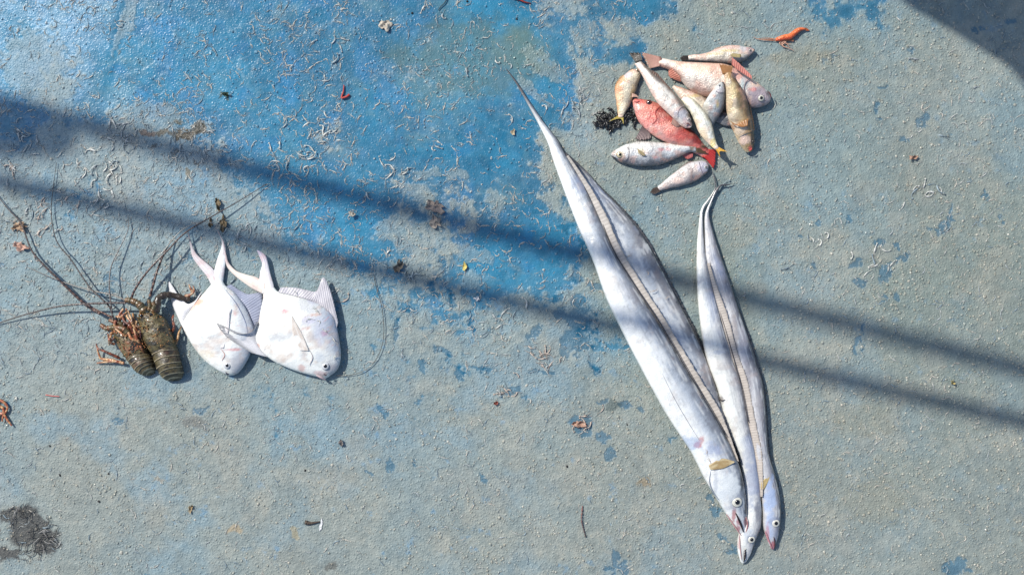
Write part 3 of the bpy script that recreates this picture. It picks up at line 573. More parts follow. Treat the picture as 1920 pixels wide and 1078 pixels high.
# ------------------------------------------------------------------ the heap of small fish
c1 = crop(5.0526, 1100, 60); c2 = crop(5.0526, 1100, 200)
def sfish(name, label, cat, rows, zc, pal, seed, blot=(), n=110, mat=None, flat=.42, grp=None, scale=0, df=None, sgn=-1):
    t = thing(name, w(*[(rows[len(rows)//2][0] + rows[len(rows)//2][2]) / 2, (rows[len(rows)//2][1] + rows[len(rows)//2][3]) / 2]), label, cat, grp)
    rows = [tuple(q[:4]) + (q[4] * .74,) + tuple(q[5:]) for q in rows]
    lo, md, hi = pal                                   # colour at u=-1, 0, 1
    def f(S_, U, top, X, Y):
        nn = fbm(X, Y, 18, 4, seed); n2 = fbm(X, Y, 5, 3, seed + 3); n3 = fbm(X, Y, 2.6, 2, seed + 5)
        c = mix(A(*lo), A(*md), sst(-.95, .0, U + .3 * nn)); c = mix(c, A(*hi), sst(.1, .95, U + .3 * nn))
        c = c * (1 + .14 * n2 + .13 * n3)[..., None]
        lng = fbm(S_ * 260, U * 60, 9, 4, seed + 17); c = c * (1 + .12 * lng)[..., None]
        c = mix(c, A(*hi) * .55, .8 * sst(.4, 1.0, U + .25 * nn + .2 * n2)); c = mix(c, A(244, 240, 236), .35 * sst(.1, .7, fbm(X, Y, 20, 3, seed + 21)) * sst(.5, -.2, U))  # dark back also paints lower-side shade; pale highlights painted opposite
        ln = abs(U - .18 - .12 * (1 - S_)) ; c = mix(c, A(130, 116, 110), .35 * sst(.05, .0, ln))
        c = mix(c, A(222, 170, 150), .45 * sst(.15, .6, fbm(X, Y, 12, 4, seed + 9))); c = mix(c, A(120, 112, 112), .40 * sst(.2, .7, fbm(X, Y, 9, 4, seed + 13)))
        if scale: c = c * (1 + 2.4 * scale * np.sin((X + Y * .6) * 1.5) * np.sin((Y - X * .6) * 1.5))[..., None]
        return spots(c, X, Y, blot)
    B_ = Body('body', rows, f, mat or M_FISH, t, zc, n=n, ring=52, flat=flat, pw=1.12, lump=1.7, seed=seed)
    if df:
        side, s0, s1, wd, dc = df; C = catmull(rows, 60)[int(s0 * 60):int(s1 * 60):3]; base = []; tip = []; q0 = 0 if side < 0 else 2
        for i, r_ in enumerate(C):
            d = np.array([r_[q0] - r_[2 - q0], r_[q0 + 1] - r_[3 - q0]]); d = d / np.linalg.norm(d); q = i / max(1, len(C) - 1); tv = np.array([C[-1][0] - C[0][0], C[-1][1] - C[0][1]]); tv = tv / np.linalg.norm(tv)
            ww = wd * (min(1, 6 * q + .2) * (1 - .55 * q)); base.append((r_[q0] - d[0] * 2.5, r_[q0 + 1] - d[1] * 2.5)); tip.append((r_[q0] + d[0] * ww + tv[0] * sgn * 3, r_[q0 + 1] + d[1] * ww + tv[1] * sgn * 3))
        zb = float(C[:, 5].mean() + C[:, 4].mean() * flat)
        fin('dorsal_fin', base, tip, (zb, zb - 2), rays(A(*dc), A(*dc) * .5, 14), t, zc, m=90, nray=14, ray=.4, seed=seed, rag=.3)
    return t, B_
def Q(f, *a): return convp(f, a)
G = 'small fish heaped together'
# bottom layer
t, b = sfish('spotted_fish', 'dark speckled fish almost hidden under the brown fish at the right of the heap', 'fish', conv(c1, [(1170,800,1180,790,4,1),(1215,845,1240,755,9,1),(1290,882,1310,740,14,1),(1350,892,1370,760,15,1),(1400,880,1420,790,10,1),(1430,850,1440,820,4,1)]), 8, ((120,120,126),(150,150,154),(104,104,110)), 41, ((1350,216,12,4,(70,74,84),.8),(1362,225,8,4,(70,74,84),.8)), n=60, grp=G)
t, b = sfish('red_snapper', 'largest fish of the heap, pinkish red sea bream with a mauve head and broad tail', 'fish', conv(c1, [(690,236,688,318,9,3),(740,240,745,330,12,3),(820,256,830,378,17,3),(900,270,900,450,24,3),(980,277,960,520,30,2),(1080,282,1050,580,35,1),(1220,287,1190,625,39,0),(1330,300,1310,650,41,0),(1430,345,1400,680,41,0),(1520,400,1500,700,39,0),(1600,455,1570,712,36,0),(1670,500,1640,708,31,0),(1722,545,1700,690,25,1),(1750,590,1738,668,16,3),(1758,615,1752,645,9,5)]), 24,
  ((244,202,180),(238,220,208),(196,156,144)), 42, ((1345,120,30,16,(240,190,170),.6),(1312,130,20,12,(246,230,206),.6),(1398,152,12,9,(214,220,222),.9),(1392,163,9,6,(190,206,210),.8),(1425,180,26,22,(176,160,172),.85),(1410,168,8,4,(228,130,120),.6),(1380,135,14,18,(232,150,140),.6),(1408,147,14,10,(232,180,172),.6),(1440,172,4,8,(120,104,110),.6),(1438,166,2,6,(240,240,240),.7),(1300,175,40,8,(212,176,160),.6),(1250,110,12,9,(250,236,226),.8),(1290,150,14,30,(255,246,236),.5),(1255,160,18,8,(196,140,120),.6),(1290,172,26,7,(190,136,120),.6),(1330,178,26,7,(196,146,130),.6),(1330,112,50,5,(220,140,124),.5),(1372,150,14,26,(236,190,178),.5)), n=180, grp=G, scale=.07)  # lower-edge strokes paint form shading along with the pink-brown belly band
fin('tail_fin', Q(c1,(706,240),(714,280),(700,322)), Q(c1,(505,186),(545,262),(592,348)), (10, 6), rays(A(226,180,164), A(176,128,112), 14, A(150,120,96), .5), t, 10, nray=14, seed=42)
fin('dorsal_fin', Q(c1,(1370,318),(1430,370),(1490,410),(1560,455)), Q(c1,(1372,244),(1440,305),(1500,360),(1556,422)), (36, 38), rays(A(240,160,140), A(206,120,110), 10), t, 30, nray=10, seed=43)
fin('anal_fin', Q(c1,(800,345),(850,400),(930,470)), Q(c1,(772,372),(782,428),(880,470)), (16, 6), rays(A(226,150,130), A(190,120,100), 8), t, 10, nray=8, seed=44)
eye(b, *c1(1652,628), 6.6, t, (226,222,206), (110,100,110)); crease('nostril', b, [c1(1690,650), c1(1696,656)], .9, (40,36,40), t); crease('mouth', b, [c1(1722,560), c1(1745,590), c1(1752,625)], 1.2, (110,60,60), t)
crease('gill_cover', b, [c1(1560,430), c1(1500,490), c1(1490,560), c1(1530,640)], .9, (140,120,126), t)
TB = b
t, b = sfish('croaker', 'small pinkish grey fish with a dark tail along the top edge of the heap', 'fish', conv(c1, [(965,222,972,268,5,3),(1010,212,1015,268,7,3),(1080,208,1085,276,11,3),(1180,182,1185,284,16,2),(1280,145,1295,295,20,1),(1360,126,1370,300,22,1),(1440,126,1440,292,21,1),(1510,138,1505,265,17,1),(1560,145,1550,225,13,2),(1588,158,1582,195,8,4),(1595,168,1592,184,5,5)]), 12, ((236,200,188),(228,218,204),(150,148,150)), 52, ((1392,92,8,8,(214,216,222),.7),(1405,96,8,8,(170,150,160),.7),(1370,96,22,3,(206,190,120),.6),(1340,102,20,3,(206,190,130),.5)), grp=G, df=(-1,.35,.7,3.5,(190,160,140)))
fin('tail_fin', Q(c1,(985,224),(990,245),(985,268)), Q(c1,(905,225),(880,252),(900,272)), (6, 4), rays(A(90,80,74), A(40,38,38), 10), t, 6, nray=10, seed=52)
eye(b, *c1(1546,178), 3, t, (190,186,176), (90,80,84)); crease('mouth', b, [c1(1580,160), c1(1590,176), c1(1578,186)], .9, (90,50,52), t)
fin('pectoral_fin', Q(c1,(1455,215),(1462,235),(1455,250)), Q(c1,(1370,205),(1350,225),(1370,240)), (24, 24), rays(A(214,200,150), A(186,170,130), 7), t, 20, nray=7, seed=55)
t, b = sfish('goatfish', 'small pale orange fish with a yellow forked tail resting on the black weed', 'fish', conv(c1, [(470,348,508,372,7,2),(430,352,516,400,13,2),(378,388,512,436,17,2),(325,440,492,486,20,1),(280,500,476,545,20,1),(268,560,448,605,18,1),(276,620,425,660,16,1),(283,680,402,712,13,3),(292,735,372,758,10,5),(298,785,350,796,6,6),(300,805,342,808,4,7)]), 12, ((236,186,140),(246,232,206),(196,176,150)), 62, ((1160,160,10,14,(230,160,110),.6),(1175,140,14,8,(214,210,224),.7),(1192,133,6,6,(230,200,190),.6),(1186,175,5,16,(190,150,80),.5)), grp=G, df=(-1,.25,.6,3.5,(196,150,90)))
fin('tail_fin', Q(c1,(300,790),(322,800),(345,792)), Q(c1,(205,855),(318,826),(350,886)), (8, 9), rays(A(226,206,90), A(200,180,110), 10), t, 6, nray=10, seed=63, rag=.02)
eye(b, *c1(480,366), 3.2, t, (226,190,150), (150,90,60)); fin('pelvic_fin', Q(c1,(425,580),(430,600),(425,620)), Q(c1,(470,595),(500,625),(470,615)), (12, 12), rays(A(226,190,170), A(200,160,140), 4), t, 12, nray=4, m=30, seed=64)
t, b = sfish('soldierfish', 'bright red fish with a dark eye in the lower middle of the heap', 'fish', conv(c1, [(440,645,468,622,8,2),(446,700,540,632,16,2),(465,770,640,655,23,1),(500,850,740,700,28,0),(560,915,840,780,31,0),(630,975,920,850,32,0),(710,1020,990,920,31,0),(800,1060,1050,975,27,0),(900,1090,1090,1025,21,0),(990,1130,1120,1060,14,1),(1070,1160,1150,1090,9,2),(1110,1185,1190,1115,6,2)]), 18, ((238,160,150),(226,124,114),(160,66,62)), 72,
   ((1218,196,26,14,(244,150,130),.5),(1228,219,6,5,(250,170,150),.7),(1240,216,8,6,(200,140,130),.6),(1255,240,20,14,(240,150,130),.5),(1280,255,20,14,(214,90,80),.6),(1200,190,8,8,(240,110,104),.6),(1310,262,14,8,(150,50,50),.7)), n=140, grp=G, df=(1,.3,.62,4,(200,80,70)))
fin('tail_fin', Q(c1,(1090,1180),(1130,1150),(1160,1110)), Q(c2,(1150,500),(1210,590),(1235,410)), (6, 5), rays(A(206,64,58), A(160,36,36), 12), t, 8, nray=12, seed=73)
fin('pelvic_fin', Q(c1,(535,870),(560,885),(585,905)), Q(c1,(455,1028),(520,1040),(612,1015)), (8, 3), rays(A(226,206,200), A(90,70,72), 9), t, 6, nray=9, seed=74, ray=.9)
fin('pectoral_fin', Q(c1,(590,900),(610,930),(640,950)), Q(c1,(640,985),(690,1010),(722,1000)), (10, 6), rays(A(214,180,176), A(150,110,110), 7), t, 8, nray=7, seed=75, ray=.5)
fin('anal_fin', Q(c2,(905,430),(950,430),(1010,440)), Q(c2,(915,470),(960,500),(1005,480)), (6, 4), rays(A(214,120,110), A(170,90,90), 6), t, 8, nray=6, seed=76, m=40)
eye(b, *c1(592,668), 5.4, t, (110,74,66), (150,40,40)); crease('mouth', b, [c1(448,655), c1(480,664), c1(505,652)], .9, (150,44,44), t); crease('gill_cover', b, [c1(700,700), c1(650,760), c1(660,830), c1(620,880)], .9, (190,70,66), t)
t, b = sfish('pale_fish', 'pale yellowish fish lying under the silver grey one in the middle of the heap', 'fish', conv(c1, [(812,520,836,498,6,4),(860,590,930,530,14,3),(920,660,1040,570,20,2),(980,730,1130,615,23,2),(1050,790,1190,670,22,1),(1120,830,1230,730,17,1),(1180,850,1250,790,9,1)]), 16, ((232,200,180),(240,226,206),(222,196,176)), 82, ((1275,165,12,3,(236,180,160),.7),(1300,180,18,3,(216,190,120),.6),(1290,175,10,8,(240,200,190),.5)), grp=G)
# middle layer
t, b = sfish('croaker', 'slender whitish croaker with a blackened frayed tail, lying across the heap towards the red fish', 'fish', conv(c1, [(462,290,528,262,6,12),(500,345,560,300,9,14),(545,430,625,365,13,17),(585,520,700,440,17,20),(640,620,770,515,21,22),(690,690,835,585,24,23),(750,750,900,660,25,23),(815,810,950,730,24,22),(865,855,985,790,21,21),(905,888,1003,850,16,21),(940,905,1008,880,10,22),(965,908,1000,898,6,24)]), 34, ((242,214,202),(252,246,240),(150,132,120)), 92,
   ((1278,214,14,10,(200,196,210),.7),(1288,228,9,9,(220,190,190),.7),(1292,236,5,4,(190,130,130),.7),(1296,222,3,9,(110,90,86),.6),(1272,205,10,4,(226,190,180),.6)), n=140, grp=G, df=(1,.2,.6,4,(150,120,104)))
fin('tail_fin', Q(c1,(466,300),(495,290),(528,275)), Q(c1,(392,182),(455,178),(512,190)), (16, 10), rays(A(120,112,100), A(24,24,26), 9), t, 14, nray=9, seed=93, rag=.5)
eye(b, *c1(968,830), 3.6, t, (200,190,186), (120,90,90)); crease('mouth', b, [c1(985,890), c1(960,868), c1(935,880)], .9, (120,70,70), t); crease('gill_cover', b, [c1(940,690), c1(880,730), c1(850,800)], .8, (170,150,150), t)
fin('pectoral_fin', Q(c1,(820,800),(850,830),(890,850)), Q(c1,(800,870),(850,905),(900,885)), (30, 24), rays(A(210,170,150), A(170,130,116), 7), t, 26, nray=7, seed=95, m=40)
t, b = sfish('silver_fish', 'oval silver grey fish with its eye towards the top, in the middle of the heap', 'fish', conv(c1, [(1262,480,1300,470,8,26),(1222,515,1314,505,14,25),(1180,570,1318,560,18,23),(1140,630,1316,640,21,21),(1108,690,1302,705,22,18),(1100,745,1280,765,20,15),(1118,790,1250,815,16,12),(1150,840,1222,860,10,9),(1175,880,1202,892,5,7)]), 34, ((216,218,218),(190,194,198),(146,148,156)), 102, ((1345,196,4,10,(206,190,110),.7),(1338,180,5,4,(230,170,150),.5),(1325,205,6,14,(214,206,190),.6),(1350,170,8,6,(214,214,222),.7)), grp=G, df=(1,.25,.7,3,(160,156,150)))
eye(b, *c1(1258,512), 3.2, t, (206,206,206), (90,90,100)); crease('mouth', b, [c1(1275,476), c1(1295,488), c1(1300,510)], .8, (90,80,84), t); crease('gill_cover', b, [c1(1210,555), c1(1250,580), c1(1300,570)], .8, (150,146,156), t)
t, b = sfish('scad', 'plump silver fish with a cream eye at the lower left of the heap', 'fish', conv(c2, [(230,452,236,470,6,4),(248,426,262,492,13,3),(300,392,310,518,19,2),(370,358,375,540,24,1),(460,338,465,558,27,0),(560,332,565,562,28,0),(660,334,668,556,27,0),(760,340,760,530,24,0),(850,348,850,490,19,2),(920,352,925,455,14,4),(980,354,985,432,10,6),(1035,362,1040,436,7,7)]), 16, ((240,238,236),(204,206,212),(124,126,134)), 112,
   ((1203,285,8,7,(206,190,150),.6),(1163,291,9,9,(214,190,160),.5),(1238,281,8,4,(226,130,130),.6),(1254,280,7,4,(226,140,140),.5),(1228,296,7,3,(214,130,130),.5),(1180,302,20,6,(110,106,112),.6),(1300,275,8,10,(120,96,70),.8)), n=140, grp=G, df=(-1,.3,.6,3.5,(180,176,170)))
fin('tail_fin', Q(c2,(1025,365),(1035,400),(1030,436)), Q(c2,(1150,372),(1120,410),(1165,452)), (11, 8), rays(A(110,90,66), A(80,66,52), 10, A(90, 50, 44), .6), t, 10, nray=10, seed=113)
eye(b, *c2(313,457), 6.2, t, (230,216,176), (196,160,110)); crease('mouth', b, [c2(232,464), c2(262,482), c2(280,488)], .9, (70,56,56), t); crease('gill_cover', b, [c2(380,375), c2(400,430), c2(385,490), c2(350,510)], .8, (160,150,150), t)
fin('pectoral_fin', Q(c2,(475,400),(480,420),(485,440)), Q(c2,(540,440),(560,470),(530,470)), (27, 25), rays(A(214,200,160), A(180,160,124), 6), t, 20, nray=6, seed=115, m=40)
t, b = sfish('croaker', 'small mauve grey fish lying apart just below the heap, head under the red tail', 'fish', conv(c2, [(1160,545,1162,580,7,2),(1135,520,1152,612,14,2),(1080,512,1110,655,19,1),(1010,522,1050,695,21,0),(940,548,990,725,21,0),(880,590,925,745,18,0),(820,635,865,762,14,1),(765,680,805,770,10,1),(715,725,745,785,7,2),(672,757,698,800,5,2)]), 12, ((224,220,222),(206,192,188),(150,146,152)), 122, ((1316,312,12,12,(196,196,216),.7),(1296,330,3,14,(140,110,104),.5),(1272,338,12,6,(236,206,196),.6)), grp=G, df=(-1,.3,.65,3,(170,150,146)))
fin('tail_fin', Q(c2,(678,757),(690,778),(704,800)), Q(c2,(632,770),(598,815),(640,832)), (5, 3), rays(A(84,66,54), A(56,44,40), 9), t, 6, nray=9, seed=123)
eye(b, *c2(1128,576), 3.6, t, (206,206,206), (80,76,84)); crease('gill_cover', b, [c2(1060,520), c2(1075,580), c2(1100,650)], .8, (150,140,150), t); crease('mouth', b, [c2(1120,520), c2(1150,530), c2(1162,556)], .8, (120,90,90), t)
fin('pelvic_fin', Q(c2,(905,700),(890,720),(870,740)), Q(c2,(930,650),(880,760),(850,752)), (8, 5), rays(A(226,190,170), A(190,150,130), 5), t, 8, nray=5, seed=125, m=40)
# top layer
t, b = sfish('goatfish', 'white fish with a small yellow forked tail pointing down out of the heap', 'fish', conv(c2, [(900,-70,945,-110,8,24),(930,-30,1010,-80,14,24),(975,30,1075,-20,19,24),(1005,90,1130,50,22,24),(1035,160,1170,110,23,23),(1060,225,1195,170,21,23),(1100,285,1212,235,17,24),(1145,335,1225,300,12,26),(1180,370,1238,345,9,28),(1208,396,1252,378,6,31),(1222,408,1258,396,4,32)]), 38, ((250,238,210),(255,253,244),(236,226,200)), 132, ((1300,240,14,16,(248,226,190),.5),(1338,268,6,10,(240,214,110),.6),(1322,250,8,14,(246,206,170),.5)), grp=G)
fin('tail_fin', Q(c2,(1222,400),(1240,396),(1256,385)), Q(c2,(1270,492),(1262,430),(1342,436)), (34, 37), rays(A(236,190,70), A(214,160,60), 9), t, 36, nray=9, seed=133, rag=.02)
t, b = sfish('brown_wrasse', 'slender olive brown fish lying belly up at the right of the heap, red mouth lowest', 'fish', conv(c1, [(1290,392,1372,385,7,36),(1302,450,1392,432,11,34),(1312,520,1432,485,17,30),(1318,590,1475,550,22,26),(1320,670,1510,625,26,22),(1326,740,1538,700,29,18),(1345,820,1560,780,30,15),(1375,890,1580,850,29,12),(1405,950,1592,920,27,10),(1435,1010,1600,980,24,8),(1465,1060,1603,1030,20,7),(1495,1098,1600,1075,15,6),(1522,1125,1592,1108,9,6),(1538,1132,1575,1126,5,7)]), 30, ((216,192,158),(188,156,112),(112,86,58)), 142,
   ((1372,172,7,16,(226,206,160),.7),(1380,215,12,14,(230,210,176),.6),(1390,246,14,12,(234,212,190),.8),(1398,262,12,10,(238,208,196),.8),(1386,194,8,20,(90,84,60),.6),(1400,205,5,20,(86,66,44),.6),(1402,232,5,8,(190,130,80),.6),(1374,240,5,8,(196,140,90),.6),(1409,277,5,5,(220,90,90),.8),(1412,258,4,12,(60,54,46),.7),(1362,140,7,10,(176,130,70),.6)), n=150, grp=G, df=(1,.35,.75,5,(130,96,60)))
fin('tail_fin', Q(c1,(1290,405),(1332,400),(1372,395)), Q(c1,(1252,300),(1318,308),(1386,322)), (40, 44), rays(A(200,146,92), A(160,110,66), 10), t, 42, nray=10, seed=143)
fin('pectoral_fin', Q(c1,(1440,900),(1480,905),(1520,895)), Q(c1,(1350,840),(1400,880),(1530,820)), (38, 36), rays(A(196,140,86), A(160,110,64), 8), t, 34, nray=8, seed=144, m=40)
crease('mouth', b, [c1(1548,1118), c1(1565,1112), c1(1575,1092)], 1.5, (206,70,70), t); crease('gill_cover', b, [c1(1430,985), c1(1500,960), c1(1570,930)], .7, (170,140,110), t)
eye(b, *c1(1588,1035), 3, t, (70,60,50), (60,50,44))

# ------------------------------------------------------------------ black weed under the goatfish
def weed():
    t = thing('seaweed_clump', w(1160, 224), 'crumpled black seaweed clump under the small yellow tailed fish', 'seaweed')
    V0 = []; F0 = []
    rg = random.Random(5)
    for i in range(150):
        u = rg.random(); x = 1122 + 74 * u + rg.gauss(0, 3); y = 221 + 4 * math.sin(u * 5) + rg.gauss(0, 7 - 4 * abs(u - .3)); a = rg.random() * 6.28; z = rg.uniform(.3, 4); pts = []
        for k in range(6):
            pts.append(w(x, y, max(.3, z) / 1000)); a += rg.gauss(0, .8); st = rg.uniform(1.5, 4); x += math.cos(a) * st; y += math.sin(a) * st; z += rg.gauss(0, .8)
        r = rg.uniform(.6, 2.8) / 1000; V, F = tube_mesh(pts, [r * q for q in (.4, 1, 1.2, 1, .8, .3)], 6); n = len(V0); V0 += V; F0 += [tuple(q + n for q in f) for f in F]
    mesh('fronds', V0, F0, M_WEED, None, t)
weed()

# ------------------------------------------------------------------ tubes with bands: antennae, legs
def tube_part(name, pts, r0, r1, parent, cf, seg=8, n=None, pw=1.0, mat=None, bumpy=0, seed=0):
    """pts: x,y,z(mm)"""
    Pp = catmull(pts, n or max(24, 14 * len(pts)))
    path = [((x - 960) / 1000 * (CAM_H - z / 1000) / CAM_H, (539 - y) / 1000 * (CAM_H - z / 1000) / CAM_H, z / 1000) for x, y, z in Pp]
    L = np.concatenate([[0], np.cumsum(np.linalg.norm(np.diff(Pp, axis=0), axis=1))]); m = len(path); q = L / L[-1]
    rg = np.random.RandomState(seed); rad = (r0 + (r1 - r0) * q ** pw) * (1 + bumpy * np.abs(rg.randn(m)) * .5) / 1000
    V, F = tube_mesh(path, list(rad), seg); col = cf(L, q)
    return mesh(name, V, F, mat or M_LIMB, np.repeat(col, seg, axis=0), parent)
def ant_col(dark, light, per=9, fade=0):
    dark = tuple(.8 * d for d in dark)
    def f(L, q):
        k = sst(.3, .9, np.sin(L / per * 6.28) + .2) * (1 - .75 * q)
        return mix(mix(A(*dark), A(*light), k * .34), A(120, 122, 122), fade * q)
    return f
def leg_col(c1_, c2_, per=16):
    def f(L, q): return mix(A(*c1_), A(*c2_), .75 * sst(.35, .9, .5 + .35 * np.sin(L / per * 6.28 + 2 * fbm(L, L * 0, 20, 2, 3)) + .5 * fbm(L, L * 0 + per, 5, 3, 5)))
    return f
def lobster(label, rows, tail, zc, seed, cols, ants, legs, horns, eyes):
    t = thing('spiny_lobster', w((rows[2][0] + rows[2][2]) / 2, (rows[2][1] + rows[2][3]) / 2), label, 'lobster', 'spiny lobsters beside the pomfrets')
    base, warm = cols
    def f(S_, U, top, X, Y):
        n = fbm(X, Y, 14, 4, seed); n2 = fbm(X, Y, 4, 3, seed + 3)
        c = mix(A(*base) * 1.25, A(46, 43, 33), sst(-.2, .9, n)); c = mix(c, A(*warm) * .7, .75 * sst(.35, .9, fbm(X, Y, 9, 4, seed + 7) + .3 * sst(.6, 1, abs(U)) + .2 * (1 - S_)))
        c = mix(c, A(14, 14, 12), .8 * sst(.4, .65, fbm(X, Y, 5, 2, seed + 12))); return np.clip(c * (1 + .35 * n2)[..., None], .003, .8)
    b = Body('carapace', rows, f, M_SHELL, t, zc, n=110, ring=64, flat=.35, pw=.9, lump=2.2, seed=seed)
    # knobs and spines on the shell
    rg = random.Random(seed); V0 = []; F0 = []; c0 = []
    C = catmull(rows, 60)
    for i in range(170):
        r = C[int((1 - rg.random() ** 1.6 * .9) * 0 + rg.random() ** 1.3 * 56)]; u = rg.uniform(-.92, .92); x = (r[0] + r[2]) / 2 + (r[2] - r[0]) / 2 * u; y = (r[1] + r[3]) / 2 + (r[3] - r[1]) / 2 * u
        z = r[5] + r[4] * (.35 + .65 * math.sqrt(max(0, 1 - u * u))) - .6; h = rg.uniform(1.5, 4.5); rr = rg.uniform(.8, 1.7); dx = r[2] - r[0]
        tx, ty = rg.gauss(0, 1.2) + u * 2.5, -rg.uniform(.5, 2.5)
        V, F = tube_mesh([b.wp(x, y, z - 1), b.wp(x + tx * .5, y + ty * .5, z + h * .5), b.wp(x + tx, y + ty, z + h)], [rr / 1000, rr * .6 / 1000, .0001], 6); n = len(V0); V0 += V; F0 += [tuple(q + n for q in g) for g in F]
        cc = A(*warm) if rg.random() < .5 else A(*base) * .8; c0 += [cc * .5] * 6 + [cc] * 6 + [np.minimum(.8, cc * 1.6)] * 6
    mesh('spines', V0, F0, M_SHELL, np.array(c0), t)
    # abdomen: overlapping rings, each with a pale rear edge
    m = len(tail)
    for i in range(m - 1):
        a, c_ = np.array(tail[i], float), np.array(tail[i + 1], float); ext = a + (c_ - a) * 1.09; swell = (a + c_) / 2
        mid = swell.copy(); d = np.array([swell[2] - swell[0], swell[3] - swell[1]]); d = d / np.linalg.norm(d) * .9; mid[0] -= d[0]; mid[1] -= d[1]; mid[2] += d[0]; mid[3] += d[1]; mid[4] += 1.6
        rr = [tuple(a), tuple(mid), tuple(c_ + np.array([-.5, 0, .5, 0, 2.6, 0])), tuple(ext + np.array([-.5, 0, .5, 0, 2.2, 0]))]
        def g(S_, U, top, X, Y, i=i):
            n = fbm(X, Y, 9, 4, seed + i); c = mix(A(*base) * .95, A(40, 35, 26), sst(-.3, .6, n)); c = mix(c, A(120, 76, 58), .35 * sst(.2, .8, fbm(X, Y, 14, 3, seed + 5)) * (i < 3))
            return mix(c, A(186, 170, 136), .95 * sst(.80, .86, S_) * (i < m - 2) + .0 * U)
        Body('tail_segment', rr, g, M_SHELL, t, zc, n=30, ring=48, flat=.3, pw=.85, lump=.3, seed=seed + i, arc=-4.5)
    for k_, (pts, r0, r1, cf) in enumerate(ants): tube_part('antenna', pts, r0 * .8, r1 * .85, t, cf, n=160, seed=k_, bumpy=.12)
    for k_, (pts, r0, r1) in enumerate(legs): tube_part('leg', pts, r0, r1, t, leg_col(warm if k_ % 2 else (150, 84, 56), (232, 190, 140) if k_ % 3 else (70, 36, 30), 13 + 2 * k_), n=50, bumpy=.35, seed=40 + k_)
    for k_, (pts, r0, r1) in enumerate(horns): tube_part('antenna_base', pts, r0, r1, t, leg_col(base if len(pts) < 7 else (58, 46, 38), tuple(.72 * v for v in warm) if len(pts) < 7 else (74, 62, 46), 14), seg=14, n=40, bumpy=.4, seed=60 + k_)
    for x, y, z, r in eyes: dome('eye', x, y, z, r, r * .9, M_PUPIL, lambda q: np.array((.01, .01, .01)), t, b.k)
    return t, b
def tangle_legs(t, pts, seed):
    rg = random.Random(seed)
    for i, (a, b_) in enumerate(pts):
        P_ = [(*l5(*a), rg.uniform(8, 16)), (*l5((a[0] + b_[0]) / 2 + rg.gauss(0, 22), (a[1] + b_[1]) / 2 + rg.gauss(0, 22)), rg.uniform(20, 32)), (*l5(*b_), rg.uniform(12, 26))]
        tube_part('leg', P_, rg.uniform(1.6, 2.6), rg.uniform(.8, 1.5), t, leg_col(rg.choice(((150, 84, 56), (120, 66, 50), (186, 120, 80), (90, 52, 44))), rg.choice(((232, 190, 140), (206, 150, 104), (70, 36, 30))), rg.uniform(9, 16)), n=40, bumpy=.5, seed=seed + i)
# traced at 5.672x from (180, 540)
l5 = crop(5.672, 180, 540)
LD = [(470,268,640,262,20,14),(440,330,700,300,28,10),(462,400,740,340,34,7),(478,470,780,420,38,4),(500,560,810,500,40,2),(530,620,830,570,40,1),(565,680,838,625,38,0)]
LT = [(562,660,836,612,36,0),(588,715,850,655,36,0),(612,790,868,712,37,0),(636,862,885,785,37,0),(662,915,900,838,34,0),(692,962,912,900,28,0),(735,992,890,958,16,0),(790,998,850,990,5,0)]
SD = [(176,395,340,400,16,6),(168,440,400,420,22,4),(182,500,440,470,27,3),(205,570,480,530,30,2),(235,640,520,590,31,1),(280,710,545,655,31,0),(320,765,548,690,29,0)]
STl = [(305,745,530,672,28,0),(335,785,556,702,29,0),(368,830,578,735,29,0),(404,880,598,765,28,0),(440,910,606,800,25,0),(480,930,610,850,19,0),(520,938,602,890,9,0),(556,938,592,915,3,0)]
dk, gy = (62, 34, 34), (196, 150, 130)
